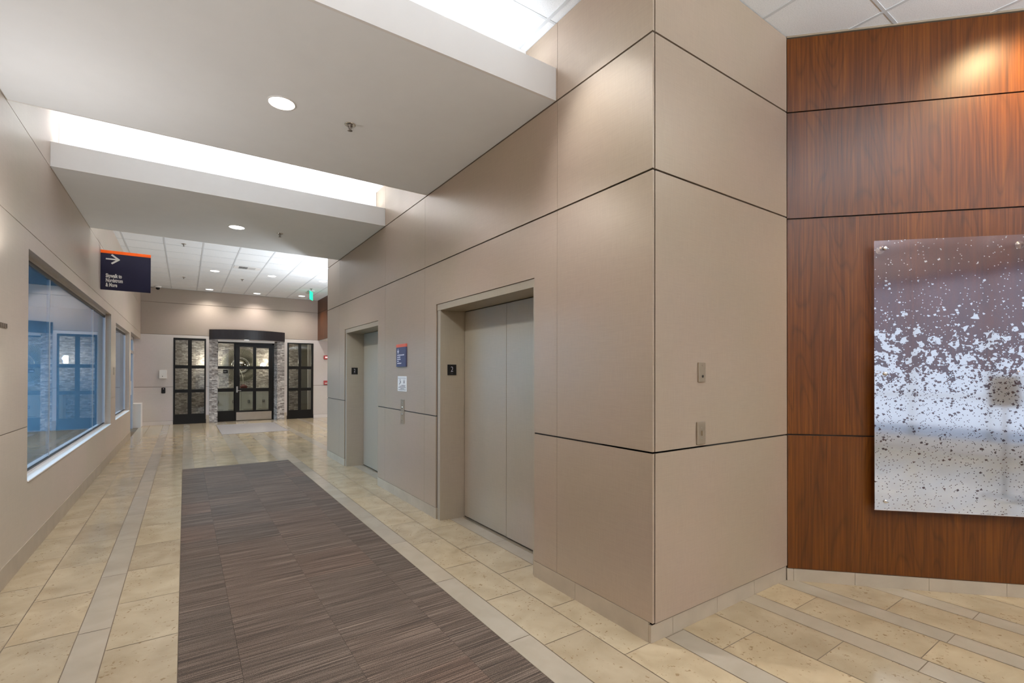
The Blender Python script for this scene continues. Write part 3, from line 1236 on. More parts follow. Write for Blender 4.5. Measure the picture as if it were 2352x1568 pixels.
# backdrop room behind the left windows, lit blue so the glass glows
b = MB()
b.box(-7.2, -7.0, 3.5, 17.1, 0, 3.4, 'roombl')
b.box(-7.2, -1.62, 17.0, 17.1, 0, 3.4, 'roombl')
b.box(-1.7, -1.6, 16.6, 17.1, 0, 3.4, 'roombl')
b.box(-7.2, XL - .16, 3.5, 3.7, 0, 3.4, 'roombl')
b.box(-7.2, XL - .16, 3.5, 17.1, 3.2, 3.35, 'roombl')
tag(b.build('wall_blue_room'), 'blue grey walls of the blue-lit backdrop room added behind the left windows', 'wall', kind='structure')
area('blue_room_light', (-5.0, 7.0, 3.1), (2.0, 5.0), 850, (0.60, 0.82, 1.0))
area('blue_room_light', (-5.6, 13.2, 3.1), (1.6, 6.0), 1150, (0.60, 0.82, 1.0))

# ------------------------------------------------------------------ far wall
YD = YF + .15        # plane of the doors
SLx = (-.273, .532)
DRx = (.619, 2.697)
SRx = (2.787, 3.594)
b = MB()
back = .014
for (x0, x1, z0, z1) in ((-1.6, SLx[0], 0, ZC), (SLx[0], SLx[1], 2.54, ZC), (SLx[1], DRx[0], 0, ZC), (DRx[0], DRx[1], 2.53, ZC),
                         (DRx[1], SRx[0], 0, ZC), (SRx[0], SRx[1], 2.51, ZC), (SRx[1], 7.2, 0, ZC)):
    b.box(x0, x1, YF + back, YF + .22, z0, z1, 'gap_soft')


def fseg(x0, x1, z0, z1, a=.005, c=.005, m='panel_left'):
    b.box(x0, x1, YF, YF + back, z0 + a, z1 - c, m)


M['far_upper'] = panel_mat('taupe_panel_far', (0.37, 0.305, 0.255), 0.45, 0.1)
M['far_lower'] = panel_mat('pale_panel_far', (0.60, 0.55, 0.525), 0.45, 0.05)
fseg(-1.6, 3.74, 3.55, ZC, m='far_upper'); fseg(-1.6, 3.74, 2.625, 3.55, m='far_upper')
fseg(3.74, 7.2, 1.10, ZC, c=0, m='far_lower')
for (x0, x1, zt) in ((-1.6, SLx[0], 2.625), (SLx[1], DRx[0], 2.625), (DRx[1], SRx[0], 2.625), (SRx[1], 3.74, 2.625)):
    fseg(x0, x1, 1.10, zt, m='far_lower'); fseg(x0, x1, .11, 1.10, m='far_lower')
fseg(3.74, 7.2, .11, 1.10, m='far_lower')
fseg(SLx[0], SLx[1], 2.54, 2.625, 0, m='far_lower'); fseg(DRx[0], DRx[1], 2.53, 2.625, 0, m='far_lower'); fseg(SRx[0], SRx[1], 2.51, 2.625, 0, m='far_lower')
tag(b.build('wall_far'), 'taupe and beige panelled far wall of the lobby', 'wall', kind='structure')
b = MB()
b.box(-1.18, SLx[0] - .005, YF - .012, YF + .01, 0, .11, 'offwhite')
b.box(SLx[1] + .01, DRx[0], YF - .02, YF + .01, 0, .245, 'stonebase')
b.box(DRx[1], SRx[0] - .02, YF - .02, YF + .01, 0, .22, 'stonebase')
b.box(SRx[1] + .01, 7.2, YF - .012, YF + .01, 0, .11, 'offwhite')
tag(b.build('baseboard_far'), 'pale baseboard along the far wall', 'baseboard', kind='structure')


def glazed(t, x0, x1, z0, z1, xg, zg, Y, d=.05, glass='glass_clear', fname='frame'):
    """black frame with a grid of panes; xg, zg = list of (start, end) of the glass openings"""
    b = MB()
    ex = [x0] + [v for g in xg for v in g] + [x1]
    ez = [z0] + [v for g in zg for v in g] + [z1]
    for k in range(0, len(ex), 2):
        b.box(ex[k], ex[k + 1], Y, Y + d, z0, z1, 'black')
    for k in range(0, len(ez), 2):
        for g in xg:
            b.box(g[0], g[1], Y, Y + d, ez[k], ez[k + 1], 'black')
    f = b.build(fname, parent=t)
    for g in xg:
        for h in zg:
            b = MB()
            b.box(g[0], g[1], Y + d * .5, Y + d * .5 + .006, h[0], h[1], glass)
            b.build('glass_pane', parent=t)
    return f


zz = [(.288, .925), (1.02, 1.64), (1.735, 2.475)]
t = thing('window_3', ((SLx[0] + SLx[1]) / 2, YF + .03, 0), 'black framed six pane sidelight left of the black glass doors', 'window', kind='structure')
glazed(t, SLx[0], SLx[1], 0, 2.54, [(-.228, .078), (.174, .49)], zz, YF - .01)
t = thing('window_4', ((SRx[0] + SRx[1]) / 2, YF + .03, 0), 'black framed six pane sidelight right of the black glass doors', 'window', kind='structure')
glazed(t, SRx[0], SRx[1], 0, 2.51, [(2.835, 3.123), (3.212, 3.53)], zz, YF - .01)

t = thing('door_2', (1.62, YD, 0), 'black framed double glass door under the curved canopy', 'door', kind='structure')
glazed(t, .835, 1.30, 0, 2.47, [(.85, 1.275)], [(.33, .925), (1.035, 1.635), (1.722, 2.43)], YD, fname='fixed_panel')
b = MB()
b.box(1.30, 2.43, YD - .002, YD + .06, 2.42, 2.47, 'black')
b.box(2.365, 2.43, YD - .002, YD + .06, 0, 2.47, 'black')
b.box(1.285, 1.33, YD + .051, YD + .07, 0, 2.47, 'black')
b.box(1.30, 2.41, YD + .051, YD + .07, 2.39, 2.47, 'black')
b.build('door_frame', parent=t)
lf = glazed(t, 1.31, 2.36, .008, 2.41, [(1.434, 1.807), (1.896, 2.262)], [(.325, .922), (1.03, 1.632), (1.727, 2.34)], YD + .004, .045, fname='door_leaf')
b = MB()
b.box(1.345, 2.345, YD - .004, YD + .003, .02, .275, 'steel')
b.build('kick_plate', parent=lf)
b = MB()
b.box(1.340, 1.388, YD - .012, YD + .004, .895, 1.088, 'chrome')
b.tube([(1.364, YD - .012, .955), (1.364, YD - .05, .955)], .010, 'chrome')
b.box(1.354, 1.470, YD - .060, YD - .045, .944, .966, 'chrome')
b.build('door_handle', parent=lf, bevel=.002)
b = MB()
b.box(1.90, 2.25, YD - .04, YD + .004, 2.31, 2.35, 'black')
b.build('door_closer', parent=lf)
# small black notice on the fixed glass
t = thing('door_notice', (1.048, YD + .01, 1.505), 'small black notice on the fixed glass left of the door handle', 'notice')
b = MB(); b.box(.985, 1.112, YD + .008, YD + .02, 1.50, 1.602, 'black'); b.build('plate', parent=t)
b = MB()
x = 1.003
for w in (.016, .012, .014, .010, .014, .010):
    b.box(x, x + w - .003, YD + .0065, YD + .009, 1.536, 1.556, 'text2')
    x += w
b.build('lettering', parent=t)
# paper strip at the left edge of the glass
b = MB(); b.box(.838, .868, YD - .006, YD - .003, 1.05, 1.41, 'white')
tag(b.build('paper_notice'), 'narrow white paper strip at the left edge of the door glass', 'notice')

# mosaic piers
for (x0, x1, xi, lab) in ((DRx[0], .835, .835, 'stacked stone mosaic pier left of the black glass doors'),
                          (2.41, DRx[1], 2.485, 'stacked stone mosaic pier right of the black glass doors')):
    b = MB()
    if x0 < 1:
        b.box(x0, x1, YF - .03, YD + .07, 0, 2.53, 'mosaic')
    else:
        b.prism([(2.485, YF - .03), (2.697, YF - .03), (2.697, YD + .07), (2.412, YD + .07), (2.412, YD + .0)], 0, 2.53, 'mosaic')
    tag(b.build('mosaic_pier'), lab, 'pier', 'mosaic piers beside the glass doors')

# curved canopy
t = thing('entrance_canopy', (1.65, YF - .2, 2.53), 'black curved canopy above the glass doors in the lobby', 'canopy')
n = 28
arc = []
for k in range(n + 1):
    s = k / n
    x = .611 + (2.70 - .611) * s
    arc.append((x, YF - .05 - .42 * math.sin(PI * s) ** .8))
b = MB()
outer = arc
inner = [(x, min(y + .03, YF - .001)) for x, y in arc]
for k in range(n):
    b.xform([(outer[k][0], outer[k][1], 2.53), (outer[k + 1][0], outer[k + 1][1], 2.53), (outer[k + 1][0], outer[k + 1][1], 2.825), (outer[k][0], outer[k][1], 2.825),
             (inner[k][0], inner[k][1], 2.53), (inner[k + 1][0], inner[k + 1][1], 2.53), (inner[k + 1][0], inner[k + 1][1], 2.825), (inner[k][0], inner[k][1], 2.825)],
            ((0, 1, 2, 3), (5, 4, 7, 6), (3, 2, 6, 7), (1, 0, 4, 5)), 'canopy')
b.box(.611, .63, YF - .05, YF, 2.53, 2.825, 'canopy'); b.box(2.68, 2.70, YF - .05, YF, 2.53, 2.825, 'canopy')
b.build('fascia', parent=t)
b = MB()
b.prism([(.63, YF - .001)] + [(x, y + .015) for x, y in arc[1:-1]] + [(2.68, YF - .001)], 2.54, 2.56, 'white')
b.build('underside', parent=t)
b = MB()
b.prism([(.63, YF - .001)] + [(x, y + .015) for x, y in arc[1:-1]] + [(2.68, YF - .001)], 2.80, 2.82, 'canopy')
b.build('top_plate', parent=t)
b = MB()
b.box(.836, 2.410, YF + .01, YD + .08, 2.472, 2.529, 'white')
b.build('soffit_board', parent=t)

# wood header box on the right of the far lobby and side corridor
b = MB()
b.box(3.73, 3.76, YE - .2, YF - .001, 2.62, ZC, 'wood')
o = b.build('wall_header'); rand_faces(o)
tag(o, 'dark wood header above the opening right of the lobby', 'wall header', kind='structure')
b = MB()
b.box(3.725, 3.73, YE, YF - .002, 3.53, 3.54, 'gap')
tag(b.build('trim_1'), 'thin dark joint line along the wood header', 'trim', kind='structure')
b = MB()
b.box(7.2, 7.4, YE - .4, YF + .1, 0, ZC, 'offwhite')
tag(b.build('wall_side_corridor'), 'pale end wall of the side corridor', 'wall', kind='structure')
b = MB()
b.box(XR + .5, 7.3, YE - .6, YE - .4, 0, ZC, 'offwhite')
b.box(XR + .1, XR + .55, YE - .01, YE, 0, ZC, 'panel')
tag(b.build('wall_core_rear'), 'rear face of the elevator core', 'wall', kind='structure')

# ------------------------------------------------------------------ room behind the glass doors
b = MB()
b.box(-3.0, 3.61, 19.30, 19.5, 0, 2.95, 'mosaic')
tag(b.build('wall_mosaic'), 'stacked stone mosaic wall behind the black glass doors', 'wall', kind='structure')
b = MB()
b.box(3.2, 6.2, 21.8, 22.0, 0, 2.95, 'olive')
b.box(6.0, 6.2, YF + .22, 22.0, 0, 2.95, 'olive')
b.box(-3.2, -3.0, YF + .22, 19.5, 0, 2.95, 'olive')
b.box(3.61, 3.82, 19.3, 19.42, 0, 2.95, 'olive')
b.box(3.83, 3.95, 19.2, 19.5, 0, 2.95, 'white')
tag(b.build('wall_reception'), 'dark olive side walls of the room behind the glass', 'wall', kind='structure')

# sunburst mirror
mc = Vector((1.615, 19.26, 1.78))
t = thing('sunburst_mirror', mc + Vector((0, 0.03, 0)), 'round sunburst mirror with metal rays hung on the mosaic wall', 'mirror')
b = MB()
b.lathe(mc, (0, -1, 0), [(.205, 0), (.205, .006)], 'mirror', 40)
b.build('mirror_glass', parent=t)
b = MB()
b.lathe(mc + Vector((0, .02, 0)), (0, -1, 0), [(.205, 0), (.205, .03), (.225, .045), (.25, .035), (.262, .05), (.28, .03), (.28, 0)], 'silver', 48)
fr = b.build('round_frame', parent=t)
b = MB(); b.lathe(mc + Vector((0, .03, 0)), (0, -1, 0), [(.56, 0), (.56, .006)], 'olive', 48); b.build('backing_disc', parent=t)
for k in range(96):
    a = 2 * PI * k / 96
    r1 = .61 if k % 2 else .59
    dv = Vector((math.cos(a), 0, math.sin(a)))
    b = MB()
    b.tube([mc + dv * .27 + Vector((0, .015, 0)), mc + dv * r1 + Vector((0, -.01, 0))], [.004, .0085], 'spoke', 5)
    b.build('ray', parent=t)

# sideboard
t = thing('sideboard', (1.65, 19.05, 0), 'long pale grey sideboard with square pulls under the sunburst mirror', 'sideboard')
b = MB()
b.box(.66, 2.56, 18.82, 19.28, .12, .895, 'cabinet')
b.build('carcass', parent=t, bevel=.004)
b = MB(); b.box(.64, 2.58, 18.79, 19.29, .895, .93, 'cabinet'); b.build('top', parent=t, bevel=.004)
b = MB(); b.box(.70, 2.52, 18.86, 19.26, 0, .12, 'black'); b.build('plinth', parent=t)
for k in range(4):
    x0 = .69 + k * .456
    b = MB()
    b.box(x0 + .004, x0 + .452, 18.800, 18.82, .13, .89, 'cabinet')
    x1 = x0 + .456
    # raised inner frame and dark shadow bar
    for (a, c, e, h) in ((x0 + .05, x1 - .05, .20, .212), (x0 + .05, x1 - .05, .823, .835), (x0 + .05, x0 + .062, .20, .835), (x1 - .062, x1 - .05, .20, .835)):
        b.box(a, c, 18.794, 18.80, e, h, 'cabinet')
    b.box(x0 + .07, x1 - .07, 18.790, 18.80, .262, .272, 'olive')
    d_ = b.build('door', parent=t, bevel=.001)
    xm = (x0 + x1) / 2
    b = MB()
    for (a, c, e, h) in ((xm - .035, xm + .035, .565, .577), (xm - .035, xm + .035, .495, .507), (xm - .035, xm - .023, .495, .577), (xm + .023, xm + .035, .495, .577)):
        b.box(a, c, 18.775, 18.80, e, h, 'chrome_dark')
    b.build('square_pull', parent=d_)
# vase with a white twig
vc = Vector((1.69, 18.98, .93))
t = thing('vase', vc, 'round dark red vase holding a white twig on the sideboard', 'vase')
b = MB()
b.lathe(vc, (0, 0, 1), [(.05, 0), (.10, .03), (.125, .08), (.115, .13), (.07, .165), (.045, .18), (.05, .19)], 'vase', 28)
b.build('vase_body', parent=t)
b = MB()
b.tube([vc + Vector(p) for p in ((0, 0, .15), (-.02, 0, .3), (-.03, 0, .45), (-.07, 0, .6), (-.13, 0, .72))], [.009, .009, .010, .011, .006], 'twig', 8)
b.build('twig', parent=t)

# wall sconces
for (x, lab) in ((.66, 'glowing wall sconce left of the sunburst mirror'), (2.56, 'glowing wall sconce right of the sunburst mirror')):
    c = Vector((x, 19.22, 1.90))
    t = thing('wall_sconce', c + Vector((0, .08, 0)), lab, 'wall sconce', 'wall sconces on the mosaic wall')
    b = MB()
    b.box(x - .05, x + .05, 19.27, 19.30, 1.82, 1.98, 'silver')
    b.build('back_plate', parent=t)
    b = MB()
    b.lathe(c + Vector((0, 0, -.12)), (0, 0, 1), [(.05, 0), (.058, .03), (.058, .20), (.05, .24)], 'sconce', 20)
    b.build('lamp_shade', parent=t)
    pl = bpy.data.lights.new('sconce_light', 'POINT'); pl.energy = 20; pl.color = (1.0, .90, .74); pl.shadow_soft_size = .06
    po = bpy.data.objects.new('sconce_light', pl); po.location = (x, 19.10, 1.93); COL.objects.link(po)
area('reception_light', (1.6, 18.3, 2.9), (2.2, .5), 13, (1.0, .94, .84))
area('reception_light', (4.8, 20.2, 2.9), (.8, .8), 8, (1.0, .94, .84))

# ------------------------------------------------------------------ signs
# hanging sign
SY = 9.33
t = thing('hanging_sign', (-.74, SY, 2.745), 'dark navy hanging sign with orange top edge pointing right to the skywalk', 'sign')
x0, x1, z0, z1 = XL + .001, -.443, 2.745, 3.335
b = MB(); b.box(x0, x1, SY, SY + .03, z0, z1 - .045, 'navy'); b.build('sign_board', parent=t, bevel=.002)
b = MB(); b.box(x0, x1, SY - .001, SY + .031, z1 - .045, z1, 'orange'); b.build('top_band', parent=t)
b = MB()
ay = SY - .0015
zc = 3.207; xa, xb = -.980, -.828
b.box(xa, xb - .022, ay, SY, zc - .010, zc + .010, 'text')
for s in (1, -1):
    b.obox((xb - .040, (ay + SY) / 2 - (.0004 if s > 0 else 0), zc + s * .031), Vector((.78, 0, -s * .626)), Vector((0, 1, 0)), Vector((s * .626, 0, .78)), .058, .00075, .012, 'text')
b.build('arrow', parent=t)
lines = [(text_mesh(s, .078, .0030, .0006, .55), 0, -k * .069) for k, s in enumerate(('Skywalk to', 'Nordstrom', '& More'))]
place_text(lines, 'lettering', 'text', t, (-.980, SY - .0012, 2.932), (1, 0, 0), (0, 0, 1))

# directory sign on elevator wall (faces -X).  reading direction is -Y
t = thing('directory_sign', (XR, 5.485, 1.58), 'small blue directory sign with coral top band on the elevator wall', 'sign')
xf = XR - .016
b = MB(); b.box(xf, XR, 5.335, 5.640, 1.582, 1.815, 'navy2'); b.build('sign_board', parent=t, bevel=.001)
b = MB(); b.box(xf - .001, XR, 5.335, 5.640, 1.815, 1.852, 'orange2'); b.build('top_band', parent=t, bevel=.001)
b = MB()
b.box(xf - .001, xf, 5.572, 5.584, 1.752, 1.800, 'text2')
for s in (1, -1):
    b.obox((xf - .0005, 5.578 + s * .012, 1.758), Vector((0, s * .55, .83)), Vector((1, 0, 0)), Vector((0, -.83, s * .55)), .022, .0006, .006, 'text2')
b.build('arrow', parent=t)
b = MB()
rnd = random.Random(3)
for (w, zz0) in ((.215, 1.715), (.10, 1.690), (.105, 1.666), (.055, 1.642), (.13, 1.617)):
    y = 5.605
    end = y - w
    while y > end + .006:
        ww = rnd.uniform(.010, .018)
        b.box(xf - .001, xf, y - ww + .003, y, zz0, zz0 + rnd.choice((.011, .014)), 'text2')
        y -= ww
b.build('lettering', parent=t)

# fire instruction notice
t = thing('fire_notice', (XR, 5.478, 1.285), 'white stair and fire pictogram notice above the elevator call panel', 'notice')
xf = XR - .004
b = MB(); b.box(xf, XR, 5.335, 5.622, 1.288, 1.468, 'paper'); b.build('plate', parent=t, bevel=.002)
b = MB()
b.box(xf - .0006, xf, 5.355, 5.602, 1.442, 1.445, 'ink')
# running figure and stairs
for (ya, za, yb, zb, w) in ((5.545, 1.425, 5.545, 1.418, .012), (5.545, 1.416, 5.530, 1.398, .010), (5.530, 1.398, 5.548, 1.388, .007), (5.532, 1.398, 5.512, 1.392, .006),
                            (5.548, 1.388, 5.566, 1.370, .007), (5.535, 1.410, 5.520, 1.405, .005), (5.575, 1.365, 5.530, 1.385, .004)):
    c = Vector((xf - .0003, (ya + yb) / 2, (za + zb) / 2))
    d = Vector((0, yb - ya, zb - za)); L = max(d.length, .004); d = d.normalized()
    b.obox(c, d, Vector((1, 0, 0)), d.cross(Vector((1, 0, 0))), L / 2, .0004, w / 2, 'ink')
b.obox((xf - .0003, 5.545, 1.430), (0, 1, 0), (1, 0, 0), (0, 0, 1), .006, .0004, .006, 'ink')
# flame
b.xform([(xf - .0006, 5.415, 1.378), (xf - .0006, 5.402, 1.395), (xf - .0006, 5.410, 1.425), (xf - .0006, 5.416, 1.435), (xf - .0006, 5.424, 1.415), (xf - .0006, 5.430, 1.392)], ((0, 1, 2, 3, 4, 5),), 'ink')
b.build('pictogram', parent=t)
b = MB()
rnd = random.Random(5)
for (ya, yb_, z_) in ((5.50, 5.375, 1.357), (5.56, 5.38, 1.344), (5.595, 5.365, 1.330), (5.53, 5.42, 1.316), (5.59, 5.36, 1.303)):
    y = ya
    while y > yb_:
        w = rnd.uniform(.008, .02)
        b.box(xf - .0006, xf, y - w + .003, y, z_, z_ + .006, 'ink')
        y -= w
b.build('lettering', parent=t)

# call button panel
t = thing('elevator_call_panel', (XR, 5.465, .905), 'slim steel elevator call panel below the white notice', 'call panel')
xf = XR - .006
b = MB(); b.box(xf, XR, 5.410, 5.520, .905, 1.192, 'bronze'); b.build('plate', parent=t, bevel=.002)
for (zz0, r) in ((1.095, .013), (1.015, .013)):
    b = MB(); b.lathe((xf, 5.465, zz0), (-1, 0, 0), [(r, 0), (r, .004), (r * .8, .006)], 'chrome', 18); b.build('call_button', parent=t)
for zz0 in (1.155, .945):
    b = MB(); b.lathe((xf, 5.465, zz0), (-1, 0, 0), [(.006, 0), (.005, .002)], 'chrome', 10); b.build('screw', parent=t)

# switch plates on the return wall
t = thing('key_switch_plate', (2.606, YC, 1.452), 'taupe key switch plate, upper of the two on the return wall', 'switch plate')
yf = YC - .011
b = MB(); b.box(2.558, 2.626, yf, YC, 1.452, 1.570, 'bronze'); b.build('plate', parent=t, bevel=.003)
b = MB(); b.lathe((2.594, yf, 1.487), (0, -1, 0), [(.008, 0), (.008, .003)], 'gap', 16); b.build('keyhole', parent=t)
for zz0 in (1.468, 1.552):
    b = MB(); b.lathe((2.592, yf, zz0), (0, -1, 0), [(.004, 0), (.003, .0015)], 'bronze', 10); b.build('screw', parent=t)
t = thing('light_switch', (2.59, YC, 1.073), 'taupe toggle light switch, lower of the two on the return wall', 'light switch')
b = MB(); b.box(2.543, 2.626, yf, YC, 1.075, 1.212, 'bronze'); b.build('plate', parent=t, bevel=.004)
b = MB(); b.box(2.577, 2.590, yf - .012, yf, 1.130, 1.158, 'bronze'); b.build('toggle', parent=t, bevel=.002)
for zz0 in (1.112, 1.176):
    b = MB(); b.lathe((2.584, yf, zz0), (0, -1, 0), [(.004, 0), (.003, .0015)], 'steel', 10); b.build('screw', parent=t)

# wall devices in the far lobby
t = thing('wall_control_box', (-.516, YF, 1.344), 'white square control box on the far wall above the card reader', 'control box')
b = MB(); b.box(-.606, -.430, YF - .045, YF, 1.345, 1.583, 'white'); b.build('box_body', parent=t, bevel=.006)
b = MB(); b.lathe((-.53, YF - .045, 1.41), (0, -1, 0), [(.012, 0), (.010, .004)], 'ink', 12); b.build('button', parent=t)
t = thing('card_reader', (-.505, YF, .914), 'small black card reader on the far wall under the white box', 'card reader')
b = MB(); b.box(-.552, -.458, YF - .03, YF, .915, 1.08, 'black'); b.build('reader_body', parent=t, bevel=.012)
b = MB(); b.box(-.512, -.498, YF - .034, YF - .03, 1.04, 1.05, 'redglow'); b.build('indicator', parent=t)
t = thing('fire_alarm_strobe', (3.99, YF, 1.99), 'red fire alarm strobe high on the pale wall by the opening', 'fire alarm')
b = MB(); b.box(3.925, 4.06, YF - .05, YF, 1.985, 2.115, 'red'); b.build('strobe_body', parent=t, bevel=.004)
b = MB(); b.box(3.965, 4.045, YF - .065, YF - .05, 2.025, 2.075, 'redglow'); b.build('strobe_lens', parent=t)
t = thing('fire_alarm_pull', (3.99, YF, 1.12), 'red fire alarm pull station lower on the pale wall', 'fire alarm')
b = MB(); b.box(3.925, 4.06, YF - .05, YF, 1.115, 1.255, 'red'); b.build('station_body', parent=t, bevel=.004)
b = MB(); b.box(3.955, 4.05, YF - .065, YF - .05, 1.15, 1.18, 'paper'); b.build('pull_bar', parent=t)

# small plates on the left wall
t = thing('slatted_wall_plate', (XL, 4.72, 1.80), 'small brown slatted metal plate at the left edge near the camera', 'wall plate')
b = MB(); b.box(XL, XL + .006, 4.50, 4.805, 1.812, 1.845, 'bronze'); b.build('plate', parent=t)
for k in range(7):
    b = MB(); y = 4.52 + k * .041; b.box(XL + .006, XL + .011, y, y + .012 + .006 * (k % 2), 1.814, 1.843, 'gap_soft'); b.build('slat', parent=t)
b = MB(); b.box(XL, XL + .008, 10.98, 11.06, 1.47, 1.60, 'steel')
tag(b.build('wall_plate', bevel=.002), 'tiny steel plate on the pier between the two left windows', 'wall plate')

# ------------------------------------------------------------------ ceiling devices


def downlight(x, y, z, r, label, group, mat, power, angle=125, color=NEUT, blend=.8):
    t = thing('downlight', (x, y, z), label, 'downlight', group)
    b = MB()
    b.lathe((x, y, z), (0, 0, -1), [(r * 1.13, -.02), (r * 1.13, .004), (r * 1.02, .006), (r, .002), (r, -.02)], 'white', 36)
    b.build('trim_ring', parent=t)
    b = MB()
    b.lathe((x, y, z), (0, 0, -1), [(r, -.012), (r, .003)], mat, 36)
    b.build('lens', parent=t)
    if power:
        spot('downlight_lamp', (x, y, z - .02), power, color, angle, blend, (x, y, 0), r * .8)


downlight(.561, 3.735, ZS, .084, 'round recessed downlight in the nearest grey beam', 'downlights in the grey beams', 'lamp', 210, 155)
downlight(.558, 7.25, ZS, .088, 'round recessed downlight in the second grey beam', 'downlights in the grey beams', 'lamp', 210, 155)
far = [(.59, 13.62, 'leftmost downlight in the nearer row on the lobby ceiling'), (1.82, 13.52, 'middle downlight in the nearer row on the lobby ceiling'),
       (3.05, 13.51, 'downlight of the nearer lobby row beside the elevator wall edge'), (.594, 16.72, 'downlight near the far wall above the left sidelight'),
       (1.84, 16.72, 'downlight near the far wall above the black canopy'), (3.08, 16.45, 'downlight just behind the green exit sign')]
for x, y, lab in far:
    downlight(x, y, ZC, .095, lab, 'downlights in the lobby ceiling', 'lamp_far', 120 if y > 16 else 130, 135, (1, .95, .88))
downlight(1.59, 16.98, 2.54, .07, 'small downlight under the black canopy', None, 'lamp_far', 14, 140)


def sprinkler(x, y, z, label):
    t = thing('sprinkler_head', (x, y, z), label, 'sprinkler', 'ceiling sprinkler heads')
    b = MB()
    b.lathe((x, y, z), (0, 0, -1), [(.042, -.002), (.042, .003), (.034, .006), (.022, .002), (.018, -.002)], 'chrome', 24)
    b.build('escutcheon', parent=t)
    b = MB()
    b.lathe((x, y, z), (0, 0, -1), [(.018, 0), (.018, .010), (.009, .014), (.006, .030), (.004, .045)], 'chrome_dark', 14)
    for s in (-1, 1):
        b.tube([(x + s * .014, y, z - .010), (x + s * .013, y, z - .026), (x + s * .003, y, z - .043)], .0028, 'chrome_dark', 6)
    b.build('sprinkler_body', parent=t)
    b = MB()
    b.lathe((x, y, z - .046), (0, 0, -1), [(.018, 0), (.018, .003), (.006, .005)], 'chrome_dark', 16)
    b.build('deflector', parent=t)


sprinkler(1.046, 3.76, ZS, 'chrome sprinkler head in the nearest grey beam')
sprinkler(1.073, 7.24, ZS, 'chrome sprinkler head in the second grey beam')
sprinkler(-.025, 11.11, ZC, 'sprinkler head on the lobby ceiling just past the second beam')
sprinkler(-.03, 14.94, ZC, 'sprinkler head on the lobby ceiling right of the security camera')
sprinkler(3.04, 14.87, ZC, 'sprinkler head on the lobby ceiling beside the exit sign')
sprinkler(1.24, 14.41, ZC, 'faint sprinkler head at the middle of the lobby ceiling')

# security camera dome
t = thing('security_camera', (-.64, 16.95, ZC), 'small dome security camera in the far left ceiling corner', 'security camera')
b = MB(); b.lathe((-.64, 16.95, ZC), (0, 0, -1), [(.085, 0), (.085, .02), (.07, .04)], 'white', 24); b.build('base', parent=t)
b = MB(); b.lathe((-.64, 16.95, ZC - .035), (0, 0, -1), [(.05, 0), (.048, .03), (.035, .055), (.015, .065)], 'black', 24); b.build('dome', parent=t)

# air vent
t = thing('air_vent', (1.19, 12.8, ZC), 'rectangular slotted air vent in the lobby ceiling', 'air vent')
b = MB(); b.box(.93, 1.48, 12.64, 12.96, ZC - .006, ZC, 'white'); b.build('frame', parent=t)
b = MB(); b.box(1.03, 1.21, 12.68, 12.92, ZC - .008, ZC - .005, 'gap'); b.build('dark_opening', parent=t)
for k in range(8):
    b = MB(); x = 1.035 + k * .0225; b.box(x, x + .006, 12.68, 12.92, ZC - .014, ZC - .007, 'tgrid'); b.build('slat', parent=t)
for k in range(9):
    b = MB(); x = 1.235 + k * .016; b.box(x, x + .004, 12.68, 12.92, ZC - .011, ZC - .006, 'tgrid'); b.build('slat', parent=t)

# exit sign, edge towards the camera
t = thing('exit_sign', (3.11, 15.25, ZC), 'green lit exit sign hanging from the lobby ceiling', 'exit sign')
b = MB(); b.box(3.03, 3.19, 15.12, 15.38, ZC - .03, ZC, 'tgrid'); b.build('canopy', parent=t)
ax = Vector((.42, .907, 0)); nn = Vector((.907, -.42, 0))
b = MB(); b.obox((3.12, 15.25, ZC - .15), ax, nn, UP, .16, .010, .12, 'greenlit'); b.build('lit_panel', parent=t)
me = text_mesh('EXIT', .15, .001, .0006, .8, 'CENTER')
place_text([(me, 0, 0)], 'lettering', 'white', t, Vector((3.12, 15.25, ZC - .20)) - nn * .0115, ax * 1.0, (0, 0, 1))

# ------------------------------------------------------------------ accent lights washing the walls
spot('wall_wash', (1.72, 2.30, 3.90), 90, NEUT, 75, .9, (2.25, 1.95, .6), .03)
spot('wall_wash', (4.36, .42, 3.92), 170, (1.0, .76, .42), 118, 1.0, (4.64, .70, 2.9), .10)
spot('wall_wash', (1.9, .55, 3.90), 12, WARM, 70, .9, (3.2, 1.75, 2.2), .04)

# ------------------------------------------------------------------ front lobby behind the camera
b = MB()
b.box(-1.2, .6, -7.2, -7.0, 0, ZC, 'offwhite')
b.box(6.4, 9.3, -7.2, -7.0, 0, ZC, 'offwhite')
b.box(.6, 6.4, -7.2, -7.0, 3.5, ZC, 'offwhite')
b.box(.6, 6.4, -7.2, -7.0, 0, .25, 'offwhite')
tag(b.build('wall_back'), 'pale wall with tall windows behind the camera', 'wall', kind='structure')
b = MB()
b.box(9.1, 9.3, -7.2, -1.0, 0, ZC, 'offwhite')
b.box(7.0, 9.3, -1.9, -1.6, 0, ZC, 'offwhite')
tag(b.build('wall_front_right'), 'pale wall at the right end of the front lobby', 'wall', kind='structure')
t = thing('window_5', (3.5, -7.1, .25), 'tall daylight windows behind the camera', 'window', kind='structure')
b = MB(); b.box(.6, 6.4, -7.12, -7.11, .25, 3.5, 'glass_sky'); b.build('window_glass', parent=t)
b = MB()
for k in range(6):
    x = .6 + k * 1.16
    b.box(x - .03, x + .03, -7.16, -7.05, .25, 3.5, 'black')
b.box(.6, 6.4, -7.16, -7.05, 1.05, 1.11, 'black')
b.build('window_frame', parent=t)
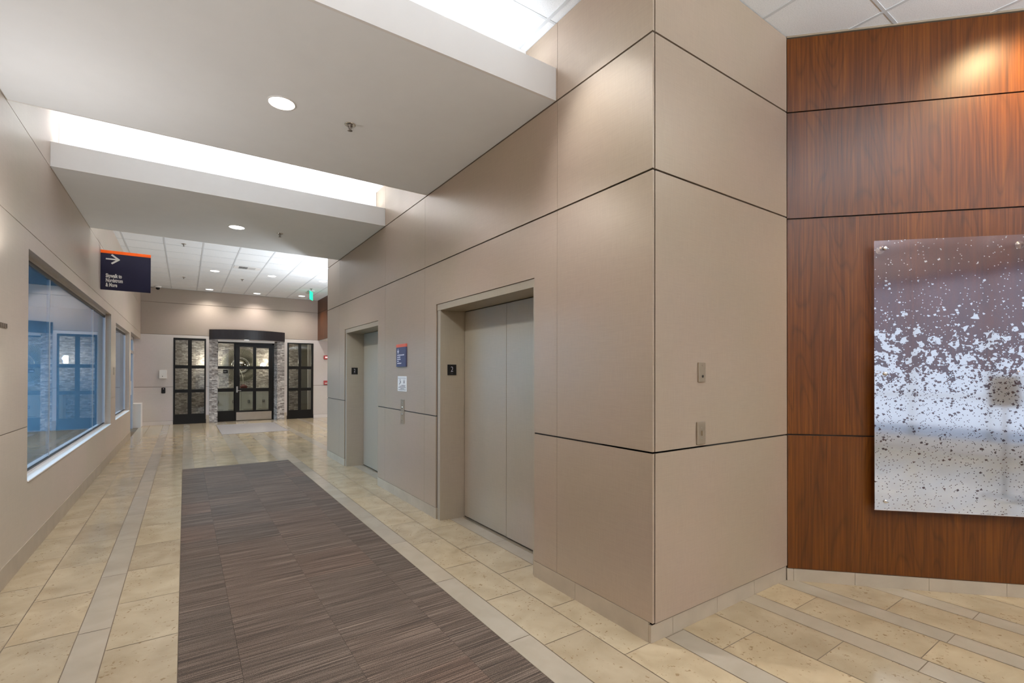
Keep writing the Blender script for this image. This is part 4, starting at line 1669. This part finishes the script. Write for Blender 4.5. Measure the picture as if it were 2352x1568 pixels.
# pedestal sign that shows up in the mirrored art
t = thing('pedestal_sign', (3.86, -2.9, 0), 'slim pedestal sign with a round base reflected in the mirrored wall art', 'pedestal sign')
b = MB(); b.lathe((3.86, -2.9, 0), (0, 0, 1), [(.21, 0), (.21, .012), (.05, .025), (.02, .03)], 'chrome_dark', 36); b.build('round_base', parent=t)
b = MB(); b.tube([(3.86, -2.9, .02), (3.86, -2.9, 1.12)], .019, 'chrome_dark', 14); b.build('pole', parent=t)
b = MB(); b.obox((3.86, -2.89, 1.30), (1, 0, 0), (0, 1, 0), (0, 0, 1), .14, .01, .19, 'bronze'); b.build('sign_board', parent=t, bevel=.004)

for (x, y) in PEND_FILL:
    t = thing('added_pendant', (x, y, 3.2), 'linear white pendant uplight added behind the camera to brighten the ceiling', 'pendant light', 'fill pendants added behind the camera')
    b = MB(); b.box(x - .75, x + .75, y - .12, y + .12, 3.18, 3.22, 'white'); b.box(x - .75, x + .75, y - .12, y - .10, 3.22, 3.26, 'white'); b.box(x - .75, x + .75, y + .10, y + .12, 3.22, 3.26, 'white'); b.build('tray', parent=t)
    for sx in (-.6, .6):
        b = MB(); b.tube([(x + sx, y, 3.22), (x + sx, y, ZC)], .004, 'chrome', 6); b.build('cable', parent=t)
for y in (4.25, .6, -3.0):
    t = thing('corridor_sconce', (XL, y, 1.8), 'tall wall sconce on the left wall outside the frame, in a row extended for light', 'wall sconce', 'sconces on the left wall')
    b = MB(); b.box(XL, XL + .012, y - .09, y + .09, 1.80, 2.25, 'bronze'); b.build('back_plate', parent=t)
    b = MB(); b.box(XL + .012, XL + .05, y - .07, y + .07, 1.85, 2.2, 'sconce_soft'); b.build('lamp_shade', parent=t)

for (x, y) in TORCH_FILL:
    t = thing('added_torchiere', (x, y, 0), 'steel torchiere added out of view behind the elevator wall to brighten the lobby ceiling', 'floor lamp', 'fill torchieres added behind the elevator wall')
    b = MB(); b.lathe((x, y, 0), (0, 0, 1), [(.14, 0), (.14, .015), (.03, .03)], 'chrome_dark', 24); b.build('base', parent=t)
    b = MB(); b.tube([(x, y, .02), (x, y, 1.74)], .012, 'chrome_dark', 10); b.build('pole', parent=t)
    b = MB(); b.lathe((x, y, 1.72), (0, 0, 1), [(.02, 0), (.10, .03), (.15, .08)], 'chrome_dark', 24); b.build('lamp_shade', parent=t)
